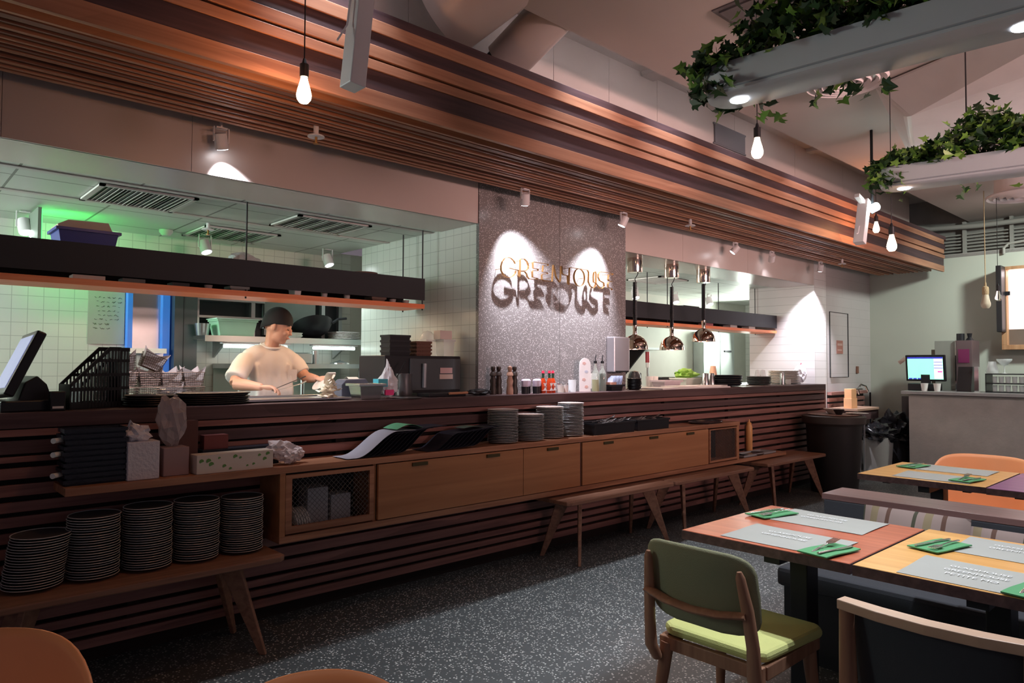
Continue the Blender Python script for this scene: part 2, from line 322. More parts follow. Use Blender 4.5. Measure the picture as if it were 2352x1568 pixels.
def mesh_panel(x0, x1, z0, z1, st=.028):
    g = G(); a = x0
    n = int((x1-x0+z1-z0)/st)
    for k in range(1, n):
        u = k*st
        p0 = (x0+max(0, u-(z1-z0)), z0+min(u, z1-z0)); p1 = (x0+min(u, x1-x0), z0+max(0, u-(x1-x0)))
        g.tube([(p0[0], .012, p0[1]), (p1[0], .012, p1[1])], .0012, 4)
        g.tube([(x0+x1-p0[0], .013, p0[1]), (x0+x1-p1[0], .013, p1[1])], .0012, 4)
    return g
def mesh_door(x0, x1, fr=.035, z0=.045, z1=.35):
    g = G().bx(x0, x1, 0, .02, z0, z0+fr).bx(x0, x1, 0, .02, z1-fr*.6, z1).bx(x0, x0+fr, 0, .02, z0+fr, z1-fr*.6).bx(x1-fr*.8, x1, 0, .02, z0+fr, z1-fr*.6)
    d = obj('mesh_door', g, W_LIGHT, cs)
    obj('wire_mesh', mesh_panel(x0+fr, x1-fr*.8, z0+fr, z1-fr*.6), mat('dull_wire', (.16, .17, .18), .5, .7), d)
mesh_door(1.637, 2.166); mesh_door(5.684, 6.168, .018)
# ================================================================ signs, lamps, ceiling fittings
sg = thing('wire_sign', 'thin brass wire lettering spelling the restaurant name on the terrazzo panel', 'sign', (0, 3.92, 0))
ST = [[(3.65,2.172),(3.632,2.194),(3.604,2.21),(3.572,2.212),(3.541,2.201),(3.516,2.174),(3.503,2.139),(3.505,2.106),(3.525,2.078),(3.559,2.061),(3.587,2.06),(3.622,2.072),(3.65,2.098),(3.656,2.118)],
[(3.59,2.133),(3.644,2.127),(3.679,2.126),(3.685,2.118),(3.685,2.08),(3.694,2.072),(3.7,2.085),(3.701,2.205),(3.708,2.216),(3.744,2.219),(3.774,2.2),(3.789,2.171),(3.783,2.145),(3.756,2.127),(3.709,2.123)],
[(3.709,2.118),(3.75,2.12),(3.771,2.105),(3.777,2.084),(3.798,2.068),(3.877,2.07),(3.889,2.08),(3.834,2.084),(3.831,2.128),(3.84,2.137),(3.892,2.14),(3.895,2.153),(3.84,2.155),(3.837,2.196),(3.846,2.205),(4.008,2.204),(4.004,2.19),(3.951,2.187),(3.945,2.138),(4.001,2.134),(3.998,2.125),(3.951,2.121),(3.936,2.111),(3.939,2.076),(3.964,2.067),(4.053,2.068),(4.056,2.081),(4.065,2.203),(4.071,2.199),(4.101,2.108),(4.14,2.07),(4.15,2.085),(4.156,2.203),(4.166,2.2),(4.169,2.145),(4.189,2.136),(4.236,2.133),(4.239,2.065)],
[(4.252,2.059),(4.259,2.195),(4.269,2.203),(4.483,2.202),(4.497,2.185),(4.494,2.104),(4.519,2.069),(4.555,2.055),(4.58,2.069),(4.591,2.103),(4.594,2.18),(4.584,2.2),(4.565,2.191),(4.558,2.148),(4.562,2.105),(4.591,2.101),(4.613,2.086),(4.642,2.059),(4.671,2.059),(4.701,2.083),(4.694,2.111),(4.642,2.126),(4.62,2.153),(4.624,2.182),(4.645,2.203)],
[(4.657,2.204),(4.818,2.202),(4.814,2.19),(4.761,2.188),(4.753,2.146),(4.768,2.135),(4.814,2.131),(4.761,2.122),(4.75,2.106),(4.753,2.078),(4.806,2.067),(4.803,2.057)]]
g = G()
for s in ST: g.grid(lambda u, v, s=s: Vector((s[round(u*(len(s)-1))][0], -.009+.018*v, s[round(u*(len(s)-1))][1])), len(s)-1, 1)
obj('letters', g, BRASS, sg, solid=.0032)
obj('letter_o', G().grid(lambda u, v: Vector((4.38+.066*math.cos(u*2*PI), -.009+.018*v, 2.13+.073*math.sin(u*2*PI))), 32, 1), BRASS, sg, solid=.0032)
g = G()
for x, z in [(3.51, 2.12), (3.70, 2.2), (3.84, 2.2), (4.06, 2.1), (4.26, 2.2), (4.445, 2.13), (4.56, 2.15), (4.757, 2.19)]: g.cyl((x, 0, z), (x, .068, z), .002, n=6)
obj('standoff_pins', g, BRASS, sg)

LENS = mat('lit_lens', (1, 1, 1), .3, emis=(.92, .95, 1), es=14); FW = mat('fixture_white', (.74, .70, .72), .4)
def track_spot(loc, aim, label, power=0, ang=50, lit=True, col=(.93, .92, 1), group='spotlights under the slat canopy', drop=.07, r=.034, L=.085, blend=.85):
    t = thing('track_spotlight', label, 'spotlight', loc, 0, group)
    d = (Vector(aim)-Vector(loc)).normalized(); c = Vector((0, 0, -drop)) + Vector((.0, 0, 0))
    a, b = c - d*L*.45, c + d*L*.55
    obj('housing', G().cyl(a, b, r, r*1.05, 20), FW, t, smooth=True)
    obj('lens', G().cyl(b + d*.0005, b + d*.003, r*.86, n=20), LENS if lit else BLACK, t)
    obj('bracket', G().bx(-.03, .03, -.015, .015, -.008, .0).bx(-.006, .006, -.006, .006, 0, .078 if loc[1] < 4 else .004).bx(-r-.008, -r-.003, -.008, .008, -drop-.01, 0).bx(r+.003, r+.008, -.008, .008, -drop-.01, 0), FW, t)
    if power:
        p = Vector(loc) + b + d*.012; lamp('SPOT', 'spot_lamp', p, power, col, .012, p + d, ang, blend)
    return t
SZ = 2.695
track_spot((1.42, 3.90, SZ), (1.50, 3.985, 2.45), 'white spotlight shining on the left soffit beam', 120, 80, blend=1)
track_spot((3.56, 3.72, SZ), (3.80, 4.0, 2.0), 'white spotlight at the left edge of the terrazzo panel', 200, 78, blend=1)
track_spot((4.72, 3.72, SZ), (4.55, 4.0, 2.0), 'white spotlight at the right edge of the terrazzo panel', 215, 72, blend=1)
track_spot((6.72, 3.82, SZ), (6.6, 4.0, 2.45), 'white spotlight above the middle heat lamp side of the far opening', 3, 60, blend=1)
track_spot((7.55, 3.84, SZ), (7.75, 4.0, 2.45), 'white spotlight turned away near the right end of the far soffit', 4, 60, blend=1)
track_spot((8.72, 3.80, SZ), (9.12, 4.15, 1.5), 'white spotlight above the bright tiled pillar', 330, 66, blend=.9)
for i, (x, y, lb) in enumerate([(.811, 5.9, 'white ceiling spotlight at the far left over the blue basket'), (2.034, 5.9, 'white ceiling spotlight in the middle of the left kitchen'), (3.12, 5.88, 'white ceiling spotlight left of the kitchen divider wall')]):
    track_spot((x, y, 2.455), (x+.15, y-.35, 1.6), lb, 25, 90, col=(.85, 1, .95), group='spotlights on the kitchen ceiling', drop=.10, r=.042, L=.10)
for i, (x, y, lb) in enumerate([(7.6, 5.8, 'white ceiling spotlight left of the three in the far kitchen'), (8.53, 5.8, 'white ceiling spotlight in the middle of the far kitchen'), (9.18, 5.65, 'white ceiling spotlight right of the three in the far kitchen')]):
    track_spot((x, y, 2.455), (x-.15, y-.35, 1.6), lb, 22, 90, col=(.95, 1, .9), group='spotlights on the kitchen ceiling', drop=.10, r=.05, L=.11)
def sprinkler(loc, label):
    t = thing('sprinkler', label, 'sprinkler', loc, 0, 'sprinkler heads')
    obj('escutcheon', G().lathe([(0, .0), (.03, .0), (.045, -.006), (.046, -.012), (0, -.012)], 20), FW, t, smooth=True)
    obj('pipe', G().cyl((0, 0, 0), (0, 0, .06), .014, n=12), FW, t)
    obj('nozzle', G().cyl((0, 0, -.045), (0, 0, -.01), .007, n=8).cyl((0, 0, -.05), (0, 0, -.045), .016, n=12), BRASS, t)
sprinkler((1.80, 3.54, 2.655), 'white sprinkler head on the canopy above the left opening')
sprinkler((5.40, 3.51, 2.655), 'white sprinkler head on the canopy above the far opening')
sprinkler((8.75, 3.55, 2.655), 'white sprinkler head on the canopy near the pillar')
sprinkler((1.9, 5.45, 2.42), 'dark sprinkler head on the kitchen ceiling')
# kitchen ceiling grilles
def grille(x0, x1, y0, y1, label):
    t = thing('ceiling_grille', label, 'vent', ((x0+x1)/2, (y0+y1)/2, 2.455), 0, 'kitchen ceiling grilles')
    w, d = (x1-x0)/2, (y1-y0)/2
    obj('frame', G().bx(-w, w, -d, -d+.03, -.012, 0).bx(-w, w, d-.03, d, -.012, 0).bx(-w, -w+.03, -d, d, -.012, 0).bx(w-.03, w, -d, d, -.012, 0), WHITE, t)
    g = G(); n = int(2*w/.028)
    for k in range(n):
        x = -w+.04+k*(2*w-.08)/(n-1); g.bx(-.001, .001, -d+.03, d-.03, -.011, .009, Matrix.Translation((x, 0, -.002)) @ Matrix.Rotation(.7+.35*math.sin(k*1.3), 4, 'Y'))
    obj('louvre', g, WHITE, t); obj('backing', G().bx(-w+.01, w-.01, -d+.01, d-.01, .0, .002), BLACK, t)
grille(1.0, 1.56, 4.64, 5.18, 'left ceiling grille with crooked louvres'); grille(2.24, 2.83, 4.64, 5.14, 'ceiling grille right of the hanging shelf rod'); grille(1.9, 2.5, 5.5, 6.05, 'ceiling grille further back in the left kitchen'); grille(6.9, 7.5, 4.9, 5.4, 'ceiling grille in the far kitchen')
# green-lit exit box
t = thing('exit_light', 'green lit exit box on the kitchen ceiling at the far left', 'exit sign', (.86, 5.75, 2.27))
obj('case', G().bx(-.02, .0, -.18, .18, -.12, .17), mat('grey_case', (.2, .25, .2), .5), t); obj('lit_face', G().bx(.0, .006, -.17, .17, -.11, .16), mat('green_lit', (.1, 1, .2), .4, emis=(.08, 1, .18), es=2.2), t)
lamp('SPOT', 'exit_lamp', (.89, 5.7, 2.28), 14, (.03, 1, .12), .05, (1.25, 6.1, 2.36), 150, 1)
# bulbs
FIL = mat('lit_bulb_glass', (1, .8, .6), .2, emis=(1, .72, .45), es=22)
def bulb(loc, top, label, lit=True, power=6, hood=False):
    t = thing('pendant_bulb', label, 'pendant lamp', loc, 0, 'bare bulbs on black cords')
    pr = [(0, -.062), (.018, -.060), (.029, -.045), (.032, -.028), (.027, -.004), (.018, .028), (.0135, .048), (.0135, .055)]
    obj('bulb', G().lathe(pr, 20), FIL if lit else GLASS, t, smooth=True)
    obj('socket', G().cyl((0, 0, .05), (0, 0, .105), .019, .019, 16).cyl((0, 0, .105), (0, 0, .13), .012, .006, 12), BLACK, t)
    obj('cord', G().cyl((0, 0, .13), (0, 0, top-loc[2]), .0028, n=6), BLACK, t)
    if lit: lamp('POINT', 'bulb_lamp', Vector(loc) + Vector((0, 0, -.018)), power, (1, .36, .12), .037)
bulb((1.36, 2.79, 2.575), 3.42+.37, 'lit bulb nearest the viewer, hanging before the canopy', power=34)
bulb((3.58, 1.90, 2.60), 3.415, 'lit bulb hanging beneath the near ivy planter', power=5)
bulb((5.13, 1.75, 2.245), 3.415, 'lit bulb hanging below the left end of the far ivy planter', power=5)
bulb((7.55, 2.72, 2.82), 3.415, 'lit bulb close to the canopy behind the white arm', power=40)
bulb((9.0, 2.01, 2.17), 3.415, 'unlit clear bulb hanging before the black wall screen', lit=False)
t = thing('rope_pendant', 'unlit pendant lamp wrapped in tan rope hanging before the right wall', 'pendant lamp', (9.4, 2.22, 2.17))
obj('bulb', G().lathe([(0, -.11), (.03, -.105), (.047, -.08), (.05, -.05), (.038, .0), (.028, .06)], 20), mat('frosted_bulb', (.5, .42, .32), .3), t, smooth=True)
obj('rope_socket', G().lathe([(.03, .05), (.034, .07), (.034, .12), (.03, .14), (.012, .15), (.010, .19), (0, .19)], 16), mat('rope_tan', (.42, .30, .18), .9, bump=.6, bscale=120), t, smooth=True)
obj('cord', G().cyl((0, 0, .19), (0, 0, 1.245), .005, n=8), mat('rope_tan', (.42, .30, .18), .9), t)
# heat lamps
for i, (x, zt, zb, lb) in enumerate([(5.50, 1.70, 1.555, 'copper heat lamp nearest the terrazzo panel'), (6.115, 1.705, 1.56, 'middle copper heat lamp, hung lowest'), (6.71, 1.79, 1.66, 'right copper heat lamp, hung highest')]):
    t = thing('heat_lamp', lb, 'lamp', (x, 4.2, zb), 0, 'heat lamps over the pass')
    pr = [(.123, 0), (.126, .0), (.124, .03), (.112, .07), (.088, .105), (.055, .128), (.03, .138), (.022, .145), (.02, .19), (.023, .195), (.023, .23), (.012, .235), (0, .235)]
    obj('dome', G().lathe(pr, 36), COPPER, t, smooth=True)
    obj('inner_bulb', G().sph((0, 0, .06), .04), mat('heat_bulb', (1, .7, .5), .3, emis=(1, .55, .3), es=4), t, smooth=True)
    lamp('POINT', 'heat_lamp_light', (x, 4.2, zb+.015), 3.2, (1, .80, .70), .03)
    obj('canopy', G().lathe([(.068, 2.30-zb), (.072, 2.30-zb), (.074, 2.31-zb), (.074, 2.445-zb), (0, 2.445-zb), ], 30).cyl((0, 0, 2.301-zb), (0, 0, 2.303-zb), .068, n=30), COPPER, t, smooth=True)
    h0, h1 = .235, 2.30-zb; pts = []
    n = 46 if i != 2 else 60; top = .82 if i != 2 else .97
    for k in range(n*8+1):
        u = k/(n*8); pts.append((.017*math.cos(u*n*2*PI), .017*math.sin(u*n*2*PI), h0 + (h1-h0)*top*u))
    pts += [(-.0, 0, h0+(h1-h0)*(top+.3*(1-top))), (.04, 0, h1-.02), (.05, 0, h1)]
    obj('coiled_cord', G().tube(pts, .0042, 5), BLACK, t, smooth=True)
# ivy planters
def leaf_mesh(pts, seed, smin=.035, smax=.06):
    rnd = random.Random(seed); V = []; Fc = []; mi = []
    half = [(0, -.02), (.22, -.20), (.50, -.22), (.36, .02), (.62, .22), (.30, .34), (.22, .48), (0, .95)]
    for p in pts:
        s = rnd.uniform(smin, smax); q = Euler((rnd.uniform(-1.1, 1.1), rnd.uniform(-1.1, 1.1), rnd.uniform(0, 6.28))).to_matrix(); fold = rnd.uniform(.15, .45)
        base = len(V)
        for sgn in (1, -1):
            i0 = len(V)
            for x, y in half: V.append(tuple(Vector(p[:3]) + q @ Vector((sgn*x*s, y*s, abs(x)*s*fold))))
            Fc.append(tuple(range(i0, i0+8)) if sgn > 0 else tuple(range(i0+7, i0-1, -1))); mi.append(1 if p[3] else 0)
    me = bpy.data.meshes.new('foliage'); me.from_pydata(V, [], Fc); me.materials.append(LEAF); me.materials.append(LEAFL)
    for f, m_ in zip(me.polygons, mi): f.material_index = m_
    return me
def planter(loc, rz, L, label, n, seed, leds, hang, light):
    t = thing('ivy_planter', label, 'planter', loc, rz, 'hanging ivy planters')
    # outline: rounded end at origin, runs along -y
    N = 14; W = .105
    def ring(w, z, e=1): return [(w*math.cos(PI*k/N), w*e*math.sin(PI*k/N), z) for k in range(N+1)] + [(-w, -L, z), (w, -L, z)]
    g = G(); rings = [[g.b.verts.new(p) for p in ring(W+dw, z)] for dw, z in [(-.012, 0), (0, .006), (.004, .016), (-.004, .02), (.008, .024), (.03, .115), (.024, .115), (.0, .03)]]
    g.b.faces.new(rings[0]); g.b.faces.new(rings[-1][::-1])
    for a, b in zip(rings, rings[1:]):
        for i in range(len(a)): g.b.faces.new((a[i], a[(i+1) % len(a)], b[(i+1) % len(b)], b[i]))
    obj('trough', g, mat('planter_white', (.50, .52, .56), .4), t, smooth=True, ang=30)
    obj('soil_liner', G().bx(-.11, .11, -L, 0, .03, .10), mat('dark_moss', (.02, .03, .015), .9), t)
    for y in leds:
        obj('downlight', G().cyl((.0, y, -.004), (.0, y, .001), .036, n=20), LENS, t)
        q = Matrix.Rotation(rz, 4, 'Z') @ Vector((0, y, 0)); p = Vector(loc) + q + Vector((0, 0, -.012))
        lamp('SPOT', 'planter_lamp', p, light, (.86, .92, 1), .03, p + Vector((.05, 0, -1)), 95, .7)
    rnd = random.Random(seed); pts = []
    def hgt(v): return (.10 + .10*abs(math.sin(v*5.1+seed)) + .06*math.sin(v*11+seed*2)) * min(1, (v+.16)/.35)
    for k in range(n):
        v = rnd.uniform(-.14, L); u = rnd.gauss(0, .10); h = max(.04, hgt(v))
        z = .10 + rnd.random()*h*1.35; pts.append((max(-.22, min(.22, u*1.1)), -v, z, rnd.random() < .10 + .3*(hang > 1)))
    for k in range(110): a = rnd.uniform(-.3, PI+.3); rr = rnd.uniform(.10, .17); pts.append((rr*math.cos(a), rr*math.sin(a)*1.1, rnd.uniform(.0, .16), rnd.random() < (.6 if seed == 5 else .15)))
    for k in range(hang*16):    # trailing shoots
        v = rnd.choice([.3, .38, .52, 1.05, 1.12, 1.6, .05]) + rnd.gauss(0, .04); pts.append((rnd.choice([.17, .19]) + rnd.gauss(0, .02), -v, rnd.uniform(-.06, .10), rnd.random() < .45))
    me = leaf_mesh(pts, seed)
    f = bpy.data.objects.new('foliage', me); C.objects.link(f); f.parent = t
    for y in (-.35, -L*.8): obj('hanging_rod', G().cyl((0, y, .05), (0, y, 3.42-loc[2]), .004, n=6), BLACK, t)
    return t

planter((2.64, 1.50, 2.50), math.radians(5.5), 2.6, 'near hanging planter of dark ivy with two bright downlights', 4200, 3, (-.02, -.98), 3, 110)
planter((4.70, 1.55, 2.50), math.radians(11), 2.2, 'far hanging planter with light green ivy at its left end', 3600, 5, (-.02, -1.0), 2, 60)
# white arms hanging before the canopy
def arm(loc, tilt, L, w, label, lit):
    t = thing('white_ceiling_arm', label, 'ceiling arm', loc, 0, 'white arms before the canopy')
    M = Matrix.Rotation(tilt, 4, 'Y')
    obj('channel', G().bx(-w*.4, w*.4, -w*.5, w*.5, 0, L, M), FW, t, bevel=.004)
    obj('cross_bracket', G().bx(-.16, .0, -.02, .02, L*.88, L*.96, M), FW, t)
    obj('cable', G().tube([M @ Vector((-.01-w*.4, 0, L*.35)), M @ Vector((-.016-w*.4, 0, .18*L)), M @ Vector((-.05-w*.4, 0, .12*L))], .004, 5), FW, t)
    if lit:
        obj('flood_lens', G().cyl(M @ Vector((.02, -.06, L*.8)), M @ Vector((-.01, -.11, L*.8)), .035, n=18), mat('flood_lens', (1, 1, 1), .3, emis=(.75, 1, .95), es=60), t)
    return t
arm((1.37, 2.4, 2.47), .10, 1.3, .085, 'white tilted ceiling arm nearest the viewer', False)
arm((6.15, 2.35, 2.435), .30, .40, .085, 'far white tilted ceiling arm with a glaring lamp', True)
single('rigging_pole', G().cyl((0, 0, 0), (.0, 0, .75), .012, n=8), BLKM, 'thin dark pole holding the glaring white arm', 'pole', (6.30, 2.30, 2.70))
lamp('SPOT', 'flood_lamp', (6.2, 2.2, 2.75), 25, (.8, 1, .95), .03, (4.0, .6, .4), 80, .8)
# ducts, diffusers, speaker, wrapped air conditioner
t = thing('ventilation_duct', 'white round duct entering behind the top of the canopy', 'duct', (2.95, 3.3, 3.25), 0, 'white ducts over the canopy')
obj('pipe', G().cyl((0, -.02, .06), (.2, -.75, .56), .14, n=28), PANEL, t, smooth=True); obj('collar', G().cyl((-.004, .015, -.011), (.01, -.038, .028), .15, n=28), BLACK, t, smooth=True)  # black disc at the pipe end stands in for the dark gap
t = thing('ventilation_duct', 'larger white duct left of the short round one', 'duct', (2.45, 3.25, 3.45), 0, 'white ducts over the canopy')
obj('pipe', G().cyl((0, 0, 0), (.3, -.9, .40), .24, n=32), PANEL, t, smooth=True)
def diffuser(loc, r, label):
    t = thing('round_diffuser', label, 'vent', loc, 0, 'round ceiling diffusers'); g = G()
    for k in range(5):
        a = r*(1-k*.19); g.lathe([(a, 0), (a-.012, -.02-.004*k), (a-.03, .0), (a-.012, .012), (a, 0)], 36)
    obj('rings', g, FW, t, smooth=True); obj('plenum', G().cyl((0, 0, .012), (0, 0, 3.41-loc[2]), r*.75, n=28), FW, t, smooth=True)
diffuser((4.98, 1.98, 3.38), .27, 'round ceiling diffuser half hidden by the near planter'); diffuser((9.0, 1.78, 3.22), .33, 'round ceiling diffuser at the right edge beside the far planter')
t = thing('wrapped_air_conditioner', 'ceiling air conditioner wrapped in loose milky plastic sheet', 'air conditioner', (5.7, 1.5, 3.2))
PL = mat('milky_sheet', (.62, .60, .60), .45, bump=.4, bscale=9, var=.1, vscale=4)
g = G(); top = [(-.42, .42), (.75, .6), (.9, -1.6), (-1.1, -1.5)]; bot = [(-.55, .35), (.62, .52), (.55, -1.4), (-.75, -1.3)]; mid = [(-.25, .25, -.02), (.66, .5, -.12), (.5, -1.2, .0), (-.5, -1.1, .05)]
A = [g.b.verts.new((x, y, .215)) for x, y in top]; B = [g.b.verts.new(p) for p in mid]
g.b.faces.new(A)
g.b.faces.new(B[::-1])
for i in range(4): g.b.faces.new((A[i], A[(i+1) % 4], B[(i+1) % 4], B[i]))
obj('plastic_sheet', g, PL, t, bevel=.03); obj('casing', G().bx(-.3, .5, -1, .3, .1, .2), FW, t)
single('speaker_grille', G().bx(-.27, .27, -.012, 0, -.085, .085).bx(-.29, .29, -.01, .002, -.10, -.085).bx(-.29, .29, -.01, .002, .085, .10), mat('grey_grille', (.14, .13, .14), .6), 'dark grey grille on the white bulkhead above the canopy', 'vent', (6.0, 3.465, 3.545))
single('ceiling_vent', G().bx(-.25, .25, -.2, .2, -.02, .0).bx(-.28, .28, -.23, .23, -.008, 0), mat('grey_grille', (.14, .13, .14), .6), 'dark square vent in the ceiling above the near planter', 'vent', (3.78, 1.9, 3.42))
# conduits on the upper right wall
CND = mat('painted_conduit', (.34, .33, .31), .6)
t = thing('conduit_run', 'bundle of painted conduits along the upper right wall', 'pipes', (11.28, 0, 0))
g = G()
for k in range(6): g.tube([(0, 3.9, 3.02+k*.045), (0, -2, 3.02+k*.045)], .011, 6)
obj('conduits', g, CND, t)
g = G()
for y in (3.5, 2.9, 2.35, 1.7): g.bx(-.03, .03, y-.02, y+.02, 2.93, 3.42)
obj('strut', g, CND, t)
obj('wide_pipe', G().tube([(-.1, 3.9, 3.52), (-.1, 3.3, 3.36), (-.1, 2.7, 3.33), (-.1, 1.0, 3.33), (-.1, -1, 3.33)], .035, 10), CND, t, smooth=True)
single('bent_conduit', G().tube([(0, 0, 0), (0, 0, .08), (0, -.05, .13), (0, -.35, .16)], .017, 8), CND, 'short bent conduit at the top of the right wall', 'pipe', (10.84, 2.35, 2.86))
# ================================================================ hanging shelves in the two openings
def hang_shelf(x0, x1, label, rods):
    t = thing('hanging_shelf', label, 'shelf', (x0, 4.5, 1.835), 0, 'hanging shelves in the kitchen openings'); L = x1-x0
    obj('wood_board', G().bx(0, L, 0, .31, 0, .035), W_SHF, t, bevel=.002)
    obj('black_fascia', G().bx(0, L, 0, .012, .065, .235), GRAPH, t); obj('upper_board', G().bx(0, L, .013, .31, .17, .185), BLACK, t); obj('rear_fascia', G().bx(0, L, .298, .31, .065, .17), GRAPH, t)
    for x, y in rods:
        obj('rod', G().cyl((x-x0, y, -.012), (x-x0, y, .618), .0055, n=8), BLKM, t)
    return t
hang_shelf(-2.4, 3.225, 'long black and orange-lit wood hanging shelf in the left opening', [(-1.0, .02), (1.82, .02), (3.215, .02), (3.215, .29)])
hang_shelf(5.1, 8.97, 'black and orange-lit wood hanging shelf in the far opening', [(6.5, .29), (8.0, .29), (8.93, .29), (6.5, .02)])
for x, p in [(-.2, 5), (1.6, 6), (2.7, 5), (6.2, 5), (7.8, 5)]: lamp('AREA', 'under_shelf_light', (x, 4.66, 1.17+.66), 4*p/5, (1, .62, .36), .5, (x, 4.66, 0), sy=.04)
def added_bar_light(x0, x1, label):
    t = thing('under_shelf_lamp', label, 'lamp', ((x0+x1)/2, 4.74, 1.828), 0, 'lamps under the hanging shelves')
    obj('body', G().bx((x0-x1)/2, (x1-x0)/2, -.012, .012, -.006, .006), FW, t)
# things on the left hanging shelf (upper board z 2.02, lower board z 1.87)
def basket(name, w, d, h, m, holes=0, taper=.85, rim=.012):
    g = G(); W, D = w/2, d/2
    a = [(-W*taper, -D*taper), (W*taper, -D*taper), (W*taper, D*taper), (-W*taper, D*taper)]; b = [(-W, -D), (W, -D), (W, D), (-W, D)]
    B0 = [g.b.verts.new((x, y, 0)) for x, y in a]; B1 = [g.b.verts.new((x, y, h)) for x, y in b]
    g.b.faces.new(B0[::-1])
    for i in range(4): g.b.faces.new((B0[i], B0[(i+1) % 4], B1[(i+1) % 4], B1[i]))
    g.bx(-W-rim, W+rim, -D-rim, -D, h-.012, h+.004).bx(-W-rim, W+rim, D, D+rim, h-.012, h+.004).bx(-W-rim, -W, -D, D, h-.012, h+.004).bx(W, W+rim, -D, D, h-.012, h+.004)
    return g
def crumple(r, seed, amp=.35, n=3, freq=2.5, flat=1.0):
    g = G(); bmesh.ops.create_icosphere(g.b, subdivisions=n, radius=1)
    for v in g.b.verts:
        p = v.co.copy(); k = 1 + amp*noise.noise(p*freq + Vector((seed, 0, 0))) + amp*.8*abs(noise.noise(p*freq*2.3 + Vector((0, seed, 0))))
        v.co = Vector((p.x*r[0]*k, p.y*r[1]*k, p.z*r[2]*k*flat))
    zm = min(v.co.z for v in g.b.verts)
    for v in g.b.verts: v.co.z -= zm
    return g
BLUEP = mat('blue_plastic', (.02, .035, .25), .35)
t = thing('storage_basket', 'blue plastic basket full of folded brown paper on top of the hanging shelf', 'basket', (.93, 4.66, 2.022))
obj('basket_body', basket('b', .30, .24, .13, BLUEP), BLUEP, t)
obj('folded_paper', G().prism([(-.14, .10), (.14, .10), (.155, .135), (.12, .14), (.10, .185), (-.10, .18), (-.15, .15)], 'y', -.10, .10), mat('brown_paper', (.62, .47, .38), .85), t)
single('cardboard_box', G().bx(-.08, .08, -.04, .04, 0, .028), mat('pale_card', (.55, .42, .36), .8), 'flat pale carton at the foot of the blue basket', 'box', (.98, 4.557, 2.022))
single('crumpled_bag', crumple((.09, .06, .05), 3), mat('bag_white', (.6, .62, .62), .6), 'crumpled white bag on top of the hanging shelf beside the middle rod', 'bag', (1.86, 4.66, 2.022), smooth=False)
BRN = mat('brown_board', (.12, .055, .04), .6)
for k in range(4): single('round_board', G().cyl((0, 0, 0), (0, 0, .018), .13-.008*k, n=28), BRN, 'round brown serving board in the stack on top of the hanging shelf', 'board', (2.80+.012*math.sin(k*2), 4.70, 2.022+.0185*k), 'round brown boards')
single('wide_black_pan', G().lathe([(0, 0), (.12, 0), (.16, .03), (.155, .03), (.115, .005), (0, .005)], 28), BLACK, 'shallow black pan left of the brown boards on the hanging shelf', 'pan', (2.48, 4.68, 2.022))
single('paper_sheet', G().bx(-.07, .07, -.05, .05, 0, .03), PAPER, 'small pile of white paper near the right rod of the hanging shelf', 'paper', (3.06, 4.66, 2.022))
items = [(.93, .16, .022, (.75, .6, .55), 'flat white carton squeezed under the black fascia on the left', 'box'), (1.16, .12, .022, (.12, .12, .12), 'dark flat case under the fascia left of the paper roll', 'box'),
 (1.42, .10, .02, (.01, .012, .02), 'black cash drawer box under the shelf fascia', 'box'), (1.60, .05, .024, (.5, .42, .4), 'small pale cup under the fascia beside the black box', 'cup'), (1.78, .12, .022, (.2, .2, .2), 'grey tray of cutlery under the fascia at the middle rod', 'tray'),
 (2.18, .05, .05, (.75, .75, .76), 'small white tub under the fascia over the cook', 'tub'), (2.40, .05, .045, (.6, .6, .6), 'small steel cup left of the pair under the fascia', 'cup'), (2.58, .05, .045, (.5, .48, .46), 'small grey cup right of the pair under the fascia', 'cup'), (2.82, .12, .026, (.13, .07, .05), 'brown tray under the fascia in the right half of the shelf', 'tray'), (2.97, .055, .025, (.45, .4, .38), 'pale saucer stack under the fascia near the right end', 'saucer'), (3.09, .055, .025, (.42, .38, .36), 'pale saucer stack at the right end under the fascia', 'saucer')]
for i, (x, w, h, c, lb, ct) in enumerate(items):
    g = basket('i', w, .10, h, None, rim=.003) if ct in ('tray', 'tub') else (G().lathe([(0, 0), (w*.4, 0), (w*.5, h), (w*.46, h), (w*.36, .004), (0, .004)], 20) if ct in ('cup', 'saucer') else G().bx(-w/2, w/2, -.05, .05, 0, h))
    single({'box': 'shelf_box', 'cup': 'shelf_cup', 'tray': 'shelf_tray', 'tub': 'shelf_tub', 'saucer': 'saucer_stack'}[ct], g, mat('item_%s' % 'abcdefghijkl'[i], c, .5), lb, ct, (x, 4.565, 1.8712))
for i, (x, w, h, c, lb, ct) in enumerate([(5.7, .35, .05, (.01, .01, .012), 'flat black crate on the far hanging shelf, leftmost', 'crate'), (7.0, .3, .06, (.01, .01, .015), 'black slotted crate on the far hanging shelf behind the right heat lamp', 'crate')]):
    single('flat_crate', basket('f', w, .22, h, None), BLACK, lb, ct, (x, 4.66, 2.022))
for i, (x, c, lb) in enumerate([(7.35, (.35, .12, .14), 'small reddish box under the far shelf fascia'), (7.9, (.5, .48, .46), 'small pale box under the far shelf fascia'), (8.35, (.6, .58, .56), 'small white box at the right end under the far shelf fascia')]):
    single('small_box', G().bx(-.08, .08, -.05, .05, 0, .03), mat('smallbox_%s' % 'abc'[i], c, .6), lb, 'box', (x, 4.57, 1.8712))
